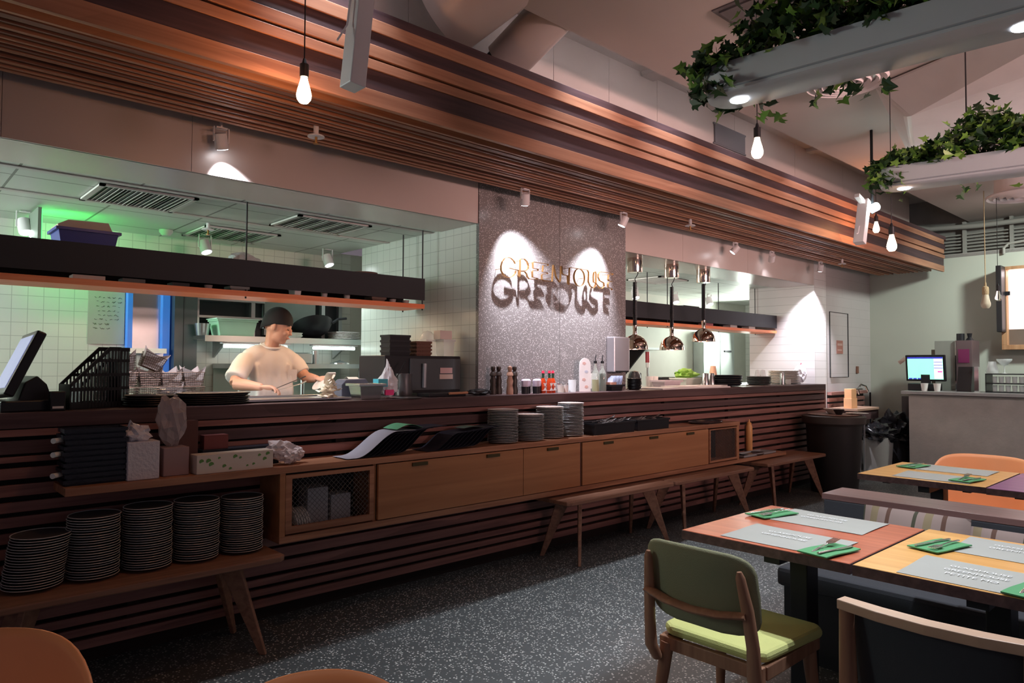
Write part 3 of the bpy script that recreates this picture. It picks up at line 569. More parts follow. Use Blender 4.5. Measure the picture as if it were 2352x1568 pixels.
# ================================================================ back of the left kitchen
TUBE = mat('lit_tube', (1, 1, 1), .3, emis=(.8, 1, .93), es=9)
t = thing('steel_shelf', 'long stainless wall shelf behind the cook with pots and a green tub on it', 'shelf', (2.85, 6.05, 1.60))
obj('shelf_board', G().bx(-.82, .72, -.20, .22, 0, .03), STEEL, t); obj('edge_strip', G().bx(-.82, .72, -.205, -.20, -.02, .03), mat('steel_edge', (.7, .78, .76), .3, .8), t)
for x in (-.6, .55): obj('bracket', G().prism([(.22, 0), (.22, -.15), (-.1, 0)], 'x', x-.01, x+.01), STEEL, t)
for x0, x1, y, z, lb in [(2.2, 2.75, 5.9, 1.565, 'glowing fluorescent tube under the left half of the steel shelf'), (3.0, 3.42, 5.9, 1.565, 'glowing fluorescent tube under the right half of the steel shelf')]:
    t = thing('fluorescent_lamp', lb, 'lamp', ((x0+x1)/2, y, z), 0, 'tubes under the steel shelf')
    obj('tube', G().cyl(((x0-x1)/2, 0, -.02), ((x1-x0)/2, 0, -.02), .013, n=12), TUBE, t); obj('reflector', G().bx((x0-x1)/2-.02, (x1-x0)/2+.02, -.03, .03, 0, .012), FW, t)
t = thing('storage_tub', 'pale green plastic tub with a lid on the steel shelf', 'tub', (2.32, 6.02, 1.63))
obj('tub_body', basket('t', .33, .22, .135, None, rim=.006), mat('pale_green_plastic', (.42, .66, .50), .4), t); obj('lid', G().bx(-.18, .18, -.125, .125, .14, .148), mat('lid_green', (.6, .78, .68), .4), t)
single('steel_pot', G().lathe([(0, 0), (.045, 0), (.06, .10), (.064, .10), (.049, -.0), (0, -.0)], 24), STEEL, 'tapered steel pot left of the green tub', 'pot', (2.06, 6.0, 1.63))
t = thing('wok', 'large black wok leaning on the steel shelf right of the cook', 'pan', (3.05, 5.98, 1.66))
obj('bowl', G().lathe([(0, 0), (.08, .008), (.15, .05), (.19, .11), (.185, .11), (.145, .055), (.075, .014), (0, .006)], 32).xf(Matrix.Rotation(math.radians(-28), 4, 'X')), BLACK, t, smooth=True); obj('handle', G().tube([(.16, -.03, .12), (.22, -.04, .16), (.30, -.05, .17)], .012, 8), BLACK, t)
single('glass_bowl_stack', G().lathe([(0, 0), (.10, 0), (.12, .02), (.11, .03), (.12, .045), (0, .045)], 24), mat('pale_bowl', (.6, .68, .62), .3), 'low pale stack of bowls on the steel shelf beside the cook', 'bowl', (2.78, 5.93, 1.63))
for k in range(5): single('serving_plate', G().lathe([(0, 0), (.10, 0), (.15, .012), (.148, .016), (.098, .005), (0, .005)], 24), PORC, 'pale oval plate in the stack at the right end of the steel shelf', 'plate', (3.38+.003*(k % 2), 6.03, 1.63+.014*k), 'plates at the end of the steel shelf')
t = thing('tall_steel_rack', 'dark open steel rack rising behind the cook', 'rack', (2.55, 6.2, 1.64))
obj('back_sheet', G().bx(-.5, .9, .06, .08, 0, .5), mat('dark_sheet', (.03, .035, .04), .4, .5), t)
obj('grey_panel', G().bx(.12, .62, .0, .05, .02, .5), mat('grey_sheet', (.28, .32, .31), .4, .4), t)
for z in (.15, .30): obj('rack_shelf', G().bx(-.5, .1, -.06, .06, z, z+.02), STEEL, t)
for x in (-.5, -.02, .66, .84): obj('upright', G().bx(x, x+.035, -.05, .0, 0, .5), STEEL, t)
single('steel_bowl', G().lathe([(0, 0), (.06, 0), (.10, .06), (.096, .06), (.056, .004), (0, .004)], 24), STEEL, 'steel bowl on the upper tier of the dark rack', 'bowl', (2.3, 6.17, 1.9625))
t = thing('service_hatch', 'stainless kitchen hatch with a blue-lit frame', 'hatch', (1.71, 6.24, 1.5))
BLF = mat('blue_lit_frame', (.06, .22, .75), .3, emis=(.05, .2, .9), es=.25)  # blue light of the frame is put in as colour and faint glow
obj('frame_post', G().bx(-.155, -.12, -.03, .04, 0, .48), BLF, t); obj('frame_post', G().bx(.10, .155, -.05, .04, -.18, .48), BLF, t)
obj('steel_panel', G().bx(-.12, .10, .02, .05, 0, .48), STEEL, t); obj('sill', G().bx(-.15, .12, -.10, .04, -.02, .02), mat('bright_sill', (.8, .85, .82), .3, .4), t)
t = thing('steel_column', 'tall dark steel cabinet side right of the blue-framed hatch', 'cabinet', (1.95, 6.18, 0)); obj('cabinet_side', G().bx(-.07, .11, -.06, .10, 0, 2.3), mat('dark_steel', (.13, .15, .16), .35, .7), t); obj('door_seam', G().bx(-.002, .002, -.063, -.06, .1, 2.2), BLACK, t)
t = thing('handwritten_sheet', 'pinkish sheet with rows of handwriting on the back wall', 'notice', (1.42, 6.29, 1.75)); obj('sheet', G().bx(-.13, .13, -.004, 0, -.2, .24), mat('pinkish_sheet', (.52, .43, .42), .8), t)
g = G(); rnd = random.Random(4)
for r_ in range(8):
    x = -.06 + rnd.uniform(-.04, .02)
    while x < .09 - (.06 if r_ > 5 else 0):
        n = rnd.randint(3, 6); pts = [(x+k*.006, -.0055, .17-r_*.035 + rnd.uniform(-.008, .008)) for k in range(n)]; g.tube(pts, .0011, 4); x += n*.006+.012
obj('handwriting', g, mat('ink', (.05, .03, .04), .6), t)
t = thing('prep_table', 'stainless prep table against the back wall', 'table', (2.85, 6.02, 0)); obj('table_top', G().bx(-.6, .62, -.25, .26, 1.36, 1.40), STEEL, t)
for x in (-.55, .0, .58): obj('leg', G().cyl((x, -.22, 0), (x, -.22, 1.36), .02, n=10), STEEL, t)
obj('back_sheet', G().bx(-.6, .62, .24, .25, .9, 1.36), mat('pale_sheet', (.45, .55, .50), .35, .3), t)
single('steel_toaster', G().bx(-.11, .11, -.08, .08, .01, .11), STEEL, 'boxy steel toaster on the prep table right of the cook', 'toaster', (2.86, 5.92, 1.39), bevel=.012)
single('steel_canister', G().lathe([(0, 0), (.03, 0), (.03, .12), (.026, .12), (.026, .006), (0, .006)], 18), STEEL, 'narrow steel canister beside the boxy toaster', 'canister', (3.03, 5.92, 1.40))
single('pan_lid', G().lathe([(0, 0), (.09, 0), (.09, .012), (.02, .03), (0, .04)], 24), STEEL, 'round steel lid at the right end of the prep table', 'lid', (3.28, 5.92, 1.40))
t = thing('wall_socket', 'white wall socket with a black plug left of the cook', 'socket', (2.05, 6.295, 1.28)); obj('plate', G().bx(-.16, .12, -.01, 0, -.05, .05), FW, t); obj('plug', G().cyl((0, -.05, .01), (0, -.01, .01), .022, n=14), BLACK, t); obj('cord', G().tube([(0, -.05, .0), (.0, -.06, -.06), (.005, -.03, -.2)], .006, 6), BLACK, t)
# far kitchen things
t = thing('double_door_fridge', 'pale steel upright fridge in the far kitchen', 'fridge', (11.8, 6.1, .3)); 
bpy.data.objects.remove(t)
t = thing('wall_fridge', 'pale steel wall cabinet with two doors in the far kitchen', 'cabinet', (10.25, 6.12, 1.22))
obj('body', G().bx(-.5, .42, 0, .17, 0, .72), mat('pale_steel', (.52, .56, .54), .35, .5), t); obj('door', G().bx(-.5, -.03, -.02, 0, .01, .71), mat('pale_steel2', (.45, .50, .48), .35, .5), t); obj('door', G().bx(.0, .42, -.02, 0, .01, .71), mat('pale_steel', (.52, .56, .54), .35, .5), t); obj('handle', G().bx(.1, .3, -.04, -.02, .40, .43), BLKM, t)
t = thing('open_shelving', 'dark open shelving at the right end of the far kitchen', 'shelf', (10.9, 5.3, 1.2))
obj('back_sheet', G().bx(-.05, .45, .28, .3, -1.2, .75), mat('dark_sheet', (.03, .035, .04), .4, .5), t)
for z in (.0, .22, .45, .72): obj('shelf_board', G().bx(-.05, .45, 0, .28, z, z+.025), STEEL, t)
single('pink_crate', basket('p', .22, .2, .11, None), mat('pink_plastic', (.50, .02, .14), .4), 'magenta crate on the far dark shelving', 'crate', (11.1, 5.42, 1.448))
single('white_bowl', G().lathe([(0, 0), (.05, 0), (.10, .06), (.096, .06), (.045, .006), (0, .006)], 24), PORC, 'white bowl on the far dark shelving above the magenta crate', 'bowl', (11.12, 5.42, 1.676))
t = thing('steel_corner_shelf', 'stainless shelf under the left heat lamps in the far kitchen', 'shelf', (7.7, 6.1, 1.62)); obj('shelf_board', G().bx(-.9, .9, -.2, .19, 0, .03), STEEL, t); obj('bracket', G().prism([(.19, 0), (.19, -.35), (-.15, 0)], 'x', .3, .33), BLKM, t); obj('bracket', G().prism([(.19, 0), (.19, -.35), (-.15, 0)], 'x', -.7, -.67), BLKM, t)
t = thing('blender_stick', 'red and steel stick blender hanging below the far steel shelf', 'blender', (8.05, 5.93, 1.19)); obj('grip', G().cyl((0, 0, .25), (0, 0, .40), .03, n=14), mat('red_grip', (.35, .03, .04), .4), t); obj('shaft', G().cyl((0, 0, 0), (0, 0, .25), .014, n=10), STEEL, t); obj('collar', G().cyl((0, 0, .18), (0, 0, .26), .026, n=12), PORC, t)
for i, (x, y, lb) in enumerate([(1.1, 5.95, 'round smoke detector on the kitchen ceiling')]): single('smoke_detector', G().lathe([(0, 0), (.05, 0), (.05, -.02), (.03, -.045), (0, -.045)], 20), FW, lb, 'detector', (1.75, 5.95, 2.458), smooth=True)
# ================================================================ the cook
def cook():
    t = thing('person', 'cook in a white short-sleeved tunic and black cap turning food with tongs', 'person', (2.18, 4.98, 0))
    O = Vector((2.18, 4.98, 0)); L = lambda *p: Vector(p) - O
    SKIN = mat('skin', (.56, .30, .21), .5, var=.05)
    TUN = mat('tunic_cloth', (.72, .68, .66), .85, var=.05, bump=.25, bscale=14)
    hc = L(2.205, 4.90, 1.665); HM = Matrix.Translation(hc) @ Matrix.Rotation(math.radians(-38), 4, 'Z') @ Matrix.Rotation(math.radians(16), 4, 'Y')
    # ---- body: one continuous surface
    g = G()
    def h(c, r): bmesh.ops.create_uvsphere(g.b, u_segments=20, v_segments=14, radius=1, matrix=HM @ Matrix.Translation(c) @ Matrix.Diagonal((*r, 1)))
    h((0, 0, .03), (.098, .076, .098)); h((.035, 0, -.035), (.062, .058, .075)); h((.045, 0, .0), (.048, .062, .07)); h((.062, 0, -.085), (.030, .028, .024)); h((.02, 0, -.07), (.058, .052, .035))
    h((.078, .03, -.02), (.022, .022, .024)); h((.078, -.03, -.02), (.022, .022, .024)); h((.078, 0, .028), (.022, .045, .014))
    h((.098, 0, -.008), (.017, .009, .028)); h((.108, 0, -.024), (.014, .014, .011)); h((.092, 0, -.052), (.012, .022, .008)); h((.090, 0, -.062), (.011, .019, .008))
    for s in (1, -1): h((-.005, s*.078, -.002), (.020, .009, .032)); h((.002, s*.083, .004), (.013, .006, .022))
    g.tube([HM @ Vector((-.012, 0, -.03)), L(2.185, 4.93, 1.56), L(2.175, 4.95, 1.47)], [.053, .050, .060], 14)
    g.tube([L(2.01, 4.93, 1.425), L(2.18, 4.97, 1.44), L(2.345, 5.0, 1.425)], [.045, .065, .045], 14)
    bmesh.ops.create_uvsphere(g.b, u_segments=20, v_segments=14, radius=1, matrix=Matrix.Translation(L(2.18, 4.98, 1.31)) @ Matrix.Rotation(.2, 4, 'Z') @ Matrix.Diagonal((.155, .095, .19, 1)))
    bmesh.ops.create_uvsphere(g.b, u_segments=20, v_segments=14, radius=1, matrix=Matrix.Translation(L(2.18, 4.99, 1.08)) @ Matrix.Rotation(.2, 4, 'Z') @ Matrix.Diagonal((.15, .105, .22, 1)))
    for s in (-1, 1): g.tube([L(2.18+s*.085, 5.0, .95), L(2.18+s*.09, 4.99, .5), L(2.18+s*.095, 5.01, .09)], [.088, .06, .042], 12); g.tube([L(2.18+s*.095, 5.03, .045), L(2.18+s*.10, 4.86, .03)], [.045, .035], 10)
    re, rw, rh = L(1.872, 4.80, 1.262), L(1.985, 4.63, 1.243), L(2.045, 4.565, 1.238)
    le, lw, lh = L(2.43, 4.88, 1.30), L(2.445, 4.74, 1.292), L(2.472, 4.665, 1.30)
    g.tube([L(2.01, 4.92, 1.425), L(1.935, 4.875, 1.36), re], [.045, .050, .042], 12); g.tube([re, re.lerp(rw, .35), rw], [.042, .042, .025], 12)
    g.tube([L(2.345, 5.0, 1.425), L(2.395, 4.96, 1.37), le], [.045, .048, .040], 12); g.tube([le, le.lerp(lw, .35), lw], [.040, .038, .025], 12)
    def hand(w_, hp, up, side, curl):
        d = (hp-w_).normalized(); up = (up - d*up.dot(d)).normalized(); sd = d.cross(up)*side
        c = w_ + d*.045; q = Matrix((d, sd, up)).transposed().to_4x4()
        bmesh.ops.create_uvsphere(g.b, u_segments=14, v_segments=10, radius=1, matrix=Matrix.Translation(c) @ q @ Matrix.Diagonal((.05, .038, .017, 1)))
        for k in range(4):
            o = (k-1.5)*.0205; ln = (.030, .034, .033, .026)[k]; b = w_ + d*(.082-abs(k-1.3)*.004) + sd*o
            p1 = b + (d*math.cos(curl*.5) - up*math.sin(curl*.5))*ln; p2 = p1 + (d*math.cos(curl*1.3) - up*math.sin(curl*1.3))*ln*.8; p3 = p2 + (d*math.cos(curl*2.1) - up*math.sin(curl*2.1))*ln*.6
            g.tube([b-d*.02, b, p1, p2, p3], [.010, .0092, .0086, .008, .0068], 8)
        b = w_ + d*.03 - sd*.03; g.tube([b, b - sd*.02 + d*.022, b - sd*.012 + d*.05 - up*.015, b + d*.068 - up*.025], [.012, .0105, .0092, .0075], 8)
    hand(rw, rh, Vector((.2, .1, 1)), 1, .75); hand(lw, lh, Vector((-.2, .1, 1)), -1, .55)
    obj('body', g, SKIN, t, remesh=.0055)
    # ---- clothing
    g = G()
    g.tube([L(2.0, 4.93, 1.432), L(2.07, 4.945, 1.455), L(2.18, 4.97, 1.462), L(2.285, 4.985, 1.457), L(2.36, 5.0, 1.435)], [.064, .080, .086, .080, .064], 18)
    for c, r in [((2.18, 4.975, 1.36), (.185, .125, .20)), ((2.18, 4.98, 1.22), (.19, .13, .22)), ((2.18, 4.985, 1.03), (.195, .135, .24))]:
        bmesh.ops.create_uvsphere(g.b, u_segments=24, v_segments=16, radius=1, matrix=Matrix.Translation(L(*c)) @ Matrix.Rotation(.2, 4, 'Z') @ Matrix.Diagonal((*r, 1)))
    g.tube([L(2.0, 4.93, 1.432), L(1.945, 4.885, 1.375), L(1.888, 4.835, 1.30)], [.066, .072, .070], 14); g.tube([L(1.900, 4.845, 1.315), L(1.880, 4.83, 1.292)], [.077, .075], 14)
    g.tube([L(2.36, 5.0, 1.435), L(2.395, 4.97, 1.39), L(2.42, 4.93, 1.33)], [.064, .068, .064], 14)
    for k in range(7):    # cloth folds
        x = 2.05+.04*k; g.tube([L(x, 4.865+.012*(k % 2), 1.40), L(x+.01, 4.852, 1.2), L(x-.005, 4.85, 1.02)], [.012, .02, .014], 8)
    obj('tunic', g, TUN, t, remesh=.009).modifiers['s'].iterations = 9
    g = G().tube([L(2.18+.070*math.cos(a), 4.94+.062*math.sin(a), 1.532+.022*math.sin(a)) for a in [k*PI/12 for k in range(24)]], .009, 8, closed=True); obj('collar', g, TUN, t, smooth=True)
    obj('pocket', G().bx(2.27-2.18, 2.34-2.18, -.131, -.127, 1.27, 1.36), TUN, t)
    g = G()
    for s in (-1, 1): g.tube([L(2.18+s*.085, 5.0, 1.0), L(2.18+s*.09, 4.99, .5), L(2.18+s*.095, 5.01, .10)], [.108, .08, .07], 14)
    obj('trousers', g, FABD, t, smooth=True)
    g = G()
    for s in (-1, 1): g.tube([L(2.18+s*.095, 5.06, .05), L(2.18+s*.098, 4.95, .05), L(2.18+s*.10, 4.83, .04)], [.05, .055, .042], 12)
    obj('shoes', g, BLACK, t, smooth=True)
    # ---- cap, brows, eyes, lips
    g = G(); n = 28; rings = []
    for j in range(9):
        a = j/8*PI/2; r = math.cos(a); z = math.sin(a)
        rings.append([g.b.verts.new(HM @ Vector((.106*r*math.cos(2*PI*i/n)-.004, .085*r*math.sin(2*PI*i/n), .035 + .112*z + (0 if j else 1)*(.018*math.cos(2*PI*i/n)-.012)))) for i in range(n)] if j < 8 else [g.b.verts.new(HM @ Vector((-.004, 0, .147)))]*n)
    low = [g.b.verts.new(HM @ Vector((.104*math.cos(2*PI*i/n)-.006, .0835*math.sin(2*PI*i/n), .018 + .026*math.cos(2*PI*i/n) - .035*max(0, -math.cos(2*PI*i/n))))) for i in range(n)]
    for a, b in zip([low]+rings[:-1], rings):
        for i in range(n):
            f = [a[i], a[(i+1) % n], b[(i+1) % n], b[i]]; f = list(dict.fromkeys(f)); g.b.faces.new(f)
    obj('cap', g, mat('cap_cloth', (.012, .012, .014), .85), t, smooth=True, solid=.004)
    g = G()
    for s in (1, -1): g.tube([HM @ Vector((.092, s*.018, .030)), HM @ Vector((.090, s*.034, .034)), HM @ Vector((.078, s*.052, .028))], [.003, .004, .002], 6)
    obj('eyebrows', g, BLACK, t)
    g = G()
    for s in (1, -1): g.tube([HM @ Vector((.096, s*.018, .006)), HM @ Vector((.095, s*.032, .003)), HM @ Vector((.086, s*.045, .007))], [.002, .0035, .002], 6)
    obj('eyes', g, mat('eye_dark', (.05, .03, .025), .3), t)
    g = G().tube([HM @ Vector((.098, .020, -.058)), HM @ Vector((.106, 0, -.056)), HM @ Vector((.098, -.020, -.058))], [.002, .005, .002], 8); obj('lips', g, mat('lip', (.42, .14, .12), .4), t, smooth=True)
    g = G()
    for k in range(30):
        a = 2.3 + k*.055; 
        g.tube([HM @ Vector((.088*math.cos(a)-.012, .078*math.sin(a), -.0)), HM @ Vector((.082*math.cos(a)-.014, .073*math.sin(a), -.035))], .005, 5)
    obj('hair', g, BLACK, t)
    return t
cook()
t = thing('tongs', 'steel kitchen tongs held in the right hand of the cook', 'tongs', (2.05, 4.545, 1.228))
obj('arm', G().tube([(-.03, .01, -.005), (.05, -.01, .03), (.15, -.035, .072), (.185, -.045, .088)], [.006, .008, .009, .013], 8, flat=.35), mat('dark_tong', (.05, .05, .05), .3, .7), t)
obj('arm', G().tube([(-.03, .01, -.012), (.06, -.02, .01), (.15, -.045, .038), (.185, -.05, .055)], [.006, .008, .009, .013], 8, flat=.35), STEEL, t)
single('serving_tray', G().lathe([(0, 0), (.085, 0), (.095, .006), (.093, .009), (.083, .004), (0, .004)], 28).xf(Matrix.Rotation(math.radians(-38), 4, 'Y')), mat('pale_tray', (.55, .50, .46), .4), 'pale round tray tilted in the left hand of the cook', 'tray', (2.43, 4.605, 1.272))

# ================================================================ things on the pass counter (top z 1.18)
ZC = 1.1803; ZS = 1.1865
t = thing('point_of_sale_terminal', 'black till terminal with a tilted lavender screen at the far left of the counter', 'till', (.56, 3.93, ZC), math.radians(10))
M = Matrix.Translation((-.055, -.07, .215)) @ Matrix.Rotation(math.radians(24), 4, 'Y') @ Matrix.Rotation(math.radians(-8), 4, 'Z')
obj('screen_housing', G().bx(-.012, .03, -.12, .17, -.155, .155, M), BLACK, t, bevel=.008)
obj('screen', G().bx(-.0145, -.012, -.10, .15, -.125, .13, M), mat('lavender_screen', (.3, .32, .5), .15, emis=(.40, .42, .85), es=.42), t)
obj('stand', G().prism([(-.06, 0), (.11, 0), (.07, .12), (.03, .16), (-.02, .13)], 'y', -.06, .09), BLACK, t, bevel=.006); obj('base', G().bx(-.13, .12, -.12, .12, 0, .05), BLACK, t, bevel=.006)
t = thing('card_reader', 'small black card reader beside the left till', 'card reader', (.665, 3.80, ZC)); obj('body', G().bx(-.03, .03, -.025, .03, 0, .09), BLACK, t, bevel=.006); obj('label_strip', G().bx(-.022, .022, -.027, -.0255, .012, .022), PORC, t)
def fileholder(loc, rz, label):
    t = thing('file_holder', label, 'file holder', loc, rz, 'black magazine file holders')
    poly = [(-.13, 0), (.12, 0), (.12, .30), (.065, .30), (-.13, .12)]
    for y in (-.045, .041):
        g = G(); g.prism(poly, 'y', y, y+.004)
        obj('side_panel', slotted(y), BLACK, t)
        g.b.free()
    obj('spine', G().bx(.116, .12, -.041, .041, 0, .30), BLACK, t); obj('front_lip', G().bx(-.13, -.126, -.041, .041, 0, .12), BLACK, t); obj('bottom', G().bx(-.13, .12, -.045, .045, 0, .004), BLACK, t)
    return t
def slotted(y):
    g = G(); top = lambda x: .30 if x > .065 else .12 + (x+.13)/.195*.18
    # frame strips
    for k in range(15):
        x0 = -.13+k*.0166; x1 = x0+.0075
        g.b.faces.new([g.b.verts.new((a, y, b)) for a, b in [(x0, 0), (x1, 0), (x1+.0, top(x1)), (x0, top(x0))]])
    for z0, z1 in [(0, .03), (.085, .10), (.155, .17), (.225, .24)]:
        xa = -.13 if z1 < .12 else -.13+(z1-.12)/.18*.195
        g.b.faces.new([g.b.verts.new((a, y, b)) for a, b in [(xa, z0), (.12, z0), (.12, z1), (xa, z1)]])
    g.b.faces.new([g.b.verts.new((a, y, b)) for a, b in [(-.13, .10), (.065, .28), (.12, .28), (.12, .30), (.06, .30), (-.13, .12)]])
    ge = bmesh.ops.extrude_face_region(g.b, geom=g.b.faces[:]); bmesh.ops.translate(g.b, verts=[v for v in ge['geom'] if isinstance(v, bmesh.types.BMVert)], vec=(0, .004, 0))
    return g
fileholder((.83, 3.93, ZC), math.radians(20), 'black slotted file holder beside the till, left of two'); fileholder((.90, 4.05, ZC), math.radians(20), 'black slotted file holder beside the wire baskets, right of two')
# wire baskets with paper liners
WIREM = mat('dark_wire', (.14, .09, .07), .4, .8)
def wire_basket(loc, rz, label, liner, tilt=0, w=.115, d=.09, h=.078, grp='wire serving baskets'):
    t = thing('wire_basket', label, 'basket', loc, rz, grp); M = Matrix.Rotation(tilt, 4, 'Y'); g = G()
    def P(x, y, z): k = .86+.14*z/h; return M @ Vector((x*k, y*k, z))
    for z in [h*j/6 for j in range(7)]:
        g.tube([P(-w/2, -d/2, z), P(w/2, -d/2, z), P(w/2, d/2, z), P(-w/2, d/2, z)], .0011 if z < h*.99 else .0022, 4, closed=True)
    for k in range(11):
        x = -w/2+w*k/10
        for y in (-d/2, d/2): g.tube([P(x, y, 0), P(x, y, h)], .0009, 4)
    for k in range(1, 9):
        y = -d/2+d*k/9
        for x in (-w/2, w/2): g.tube([P(x, y, 0), P(x, y, h)], .0009, 4)
        g.tube([P(-w/2, y, 0), P(w/2, y, 0)], .0009, 4)
    obj('wire_body', g, WIREM, t)
    if liner:
        g = G(); pts = [P(-w*.42, -d*.4, .004), P(w*.42, -d*.4, .004), P(w*.42, d*.4, .004), P(-w*.42, d*.4, .004)]
        up = [P(-w*.56, -d*.42, h*1.25+.02*math.sin(loc[0]*90)), P(w*.1, -d*.46, h*.98), P(w*.56, -d*.3, h*1.45), P(w*.48, d*.3, h*.95), P(w*.4, d*.56, h*1.5), P(-w*.1, d*.46, h*.95), P(-w*.46, d*.5, h*1.55), P(-w*.52, 0, h*.95)]
        lo = [g.b.verts.new(pts[i]) for i in (0, 0, 1, 1, 2, 2, 3, 3)]; hi = [g.b.verts.new(p) for p in up]
        for i in range(8): g.b.faces.new((lo[i], lo[(i+1) % 8], hi[(i+1) % 8], hi[i]))
        obj('paper_liner', g, mat('greaseproof', (.62, .55, .54), .7, var=.1, vscale=20), t, solid=.0008)
    return t
bn = ['leftmost', 'second', 'third', 'fourth', 'rightmost']
for i, (x, n_, tl) in enumerate([(.985, 2, 0), (1.07, 2, 0), (1.19, 2, 0), (1.305, 2, 0), (1.425, 2, 0)]):
    for k in range(n_):
        wire_basket((x, 4.30+.004*k, ZS+.083*k), 0, 'wire basket in the %s basket stack, %s layer' % (bn[i], ['bottom', 'upper'][k]), k == n_-1 or i in (0, 3))
wire_basket((1.06, 4.29, ZS+.170), .1, 'wire basket tilted on top of the second basket stack', True, -.15); wire_basket((1.185, 4.29, ZS+.185), 0, 'wire basket tipped on its side on the third basket stack', True, .42)
# black trays piled left
for k in range(6): single('black_tray', G().lathe([(0, 0), (.15, 0), (.17, .010), (.168, .014), (.148, .004), (0, .004)], 36, sx=1.15, sy=.7), BLACK, 'oval black tray in the pile left of the steel worktop', 'tray', (1.40+.01*math.sin(k*3), 3.90, ZC+.010*k), 'black trays on the counter', smooth=True)
for k in range(5): single('black_plate', G().lathe([(0, 0), (.11, 0), (.13, .010), (.128, .014), (.108, .004), (0, .004)], 36), BLACK, 'black plate in the pile in front of the wire baskets', 'plate', (1.10+.006*math.sin(k*2), 3.93, ZC+.011*k), 'black plates before the baskets', smooth=True)
single('cling_film', crumple((.12, .05, .02), 8, .4), mat('film', (.3, .32, .36), .15, alpha=.3), 'crumpled clear film lying on the black plates', 'film', (1.12, 3.91, ZC+.058))
single('steel_counter_tray', G().bx(-.33, .33, -.13, .13, 0, .012).bx(-.33, .33, .11, .13, .012, .022), STEEL, 'flat steel tray set in the counter in front of the cook', 'tray', (1.90, 4.0, ZS), bevel=.002)
# crumpled receipts
t = thing('receipt_pile', 'pile of crumpled cream receipts in front of the cook', 'paper', (2.10, 3.93, ZC))
g = G(); rnd = random.Random(11)
for k in range(16):
    z = k*.007; a = rnd.uniform(0, 6.28); w = rnd.uniform(.05, .09)*(1-k*.03); q = Matrix.Translation((rnd.gauss(0, .012), rnd.gauss(0, .012), z+.003)) @ Matrix.Rotation(a, 4, 'Z') @ Matrix.Rotation(rnd.uniform(-.2, .25), 4, 'X')
    ph = rnd.uniform(0, 6); g.grid(lambda u, v, q=q, w=w, ph=ph: q @ Vector(((u-.5)*w*1.6, (v-.5)*w, .008*math.sin(u*7+ph)+.006*math.sin(v*5+ph))), 8, 4)
zm = min(v.co.z for v in g.b.verts)
for v in g.b.verts: v.co.z -= zm
obj('receipts', g, CREAM, t, solid=.0012)
obj('curled_receipt', G().grid(lambda u, v: Vector((.0+.05*(v-.5), -.02+.03*math.cos(u*3.2), .10+.07*math.sin(u*2.2))), 10, 2), CREAM, t, solid=.0006)
t = thing('receipt_printer', 'grey receipt printer with a curl of paper behind the steel pan', 'printer', (2.34, 4.06, ZS), math.radians(-10))
obj('body', G().prism([(-.10, 0), (.10, 0), (.10, .085), (.07, .115), (-.06, .12), (-.10, .07)], 'x', -.085, .085).xf(Matrix.Rotation(PI/2, 4, 'Z')), mat('printer_grey', (.10, .11, .15), .45), t, bevel=.004)
obj('paper_curl', G().grid(lambda u, v: Vector((-.02+.07*(v-.5)+.02, -.03+.08*u, .118+.012*math.sin(u*3))), 8, 2), CREAM, t, solid=.0008); obj('front_label', G().bx(.01, .035, -.102, -.1, .01, .05), PORC, t)
t = thing('steel_pan', 'square steel pan covered with wrinkled film beside the receipts', 'pan', (2.335, 3.88, ZC)); obj('pan_body', basket('p', .17, .15, .095, None, taper=.8, rim=.012), STEEL, t, bevel=.003)
obj('film_cover', G().grid(lambda u, v: Vector(((u-.5)*.17, (v-.5)*.15, .092+.008*noise.noise(Vector((u*6, v*6, 1))))), 14, 12), mat('film', (.3, .32, .36), .15, alpha=.3), t)
t = thing('shopping_bag', 'white plastic bag with a blue tub and pink packet before the black oven', 'bag', (2.56, 3.98, ZC))
gb = crumple((.10, .075, .10), 44, .35, 4, 2.0)
for v in gb.b.verts: k = max(.22, 1.05-v.co.z/.21*.85); v.co.x *= k; v.co.y *= k
obj('bag_body', gb, mat('thin_white_bag', (.85, .83, .88), .4, alpha=.75, bump=.7, bscale=25), t, smooth=True)
obj('blue_tub', G().bx(-.125, -.055, -.085, -.02, .075, .125), mat('sky_blue', (.10, .55, .68), .4), t); obj('pink_packet', G().bx(-.07, -.005, -.082, -.068, .02, .055), mat('hot_pink', (.85, .05, .25), .4), t)
t = thing('countertop_oven', 'black countertop oven with a glass door and two pale stickers', 'oven', (2.96, 4.30, ZS))
obj('case', G().bx(-.33, .33, -.17, .17, .01, .275), BLKM, t, bevel=.006); obj('glass_door', G().bx(-.13, .32, -.185, -.172, .03, .255), mat('smoked_glass', (.10, .11, .115), .2, .2), t, bevel=.004)
obj('door_handle', G().tube([(-.02, -.20, .05), (-.02, -.205, .22)], .016, 8), mat('pale_handle', (.35, .37, .40), .3, .5), t, smooth=True); obj('sticker', G().bx(.13, .24, -.188, -.1855, .15, .19), mat('pink_sticker', (.62, .42, .42), .7), t); obj('sticker', G().bx(.125, .245, -.188, -.1855, .108, .143), mat('cream_sticker', (.62, .5, .45), .7), t)
t = thing('black_jug', 'dark metal jug standing in front of the oven door', 'jug', (2.74, 4.06, ZS)); obj('jug_body', G().lathe([(0, 0), (.055, 0), (.06, .02), (.052, .10), (.058, .15), (.052, .15), (.046, .1), (.05, .01), (0, .01)], 24), mat('dim_metal', (.16, .16, .17), .35, .7), t, smooth=True); obj('handle', G().tube([(-.05, 0, .13), (-.085, 0, .12), (-.085, 0, .05), (-.055, 0, .04)], .006, 6), BLKM, t)
single('slanted_ladle', G().tube([(0, 0, 0), (.06, .03, .06), (.15, .08, .15)], .004, 6), BLKM, 'thin black ladle handle leaning over the oven', 'ladle', (2.60, 3.98, 1.27))
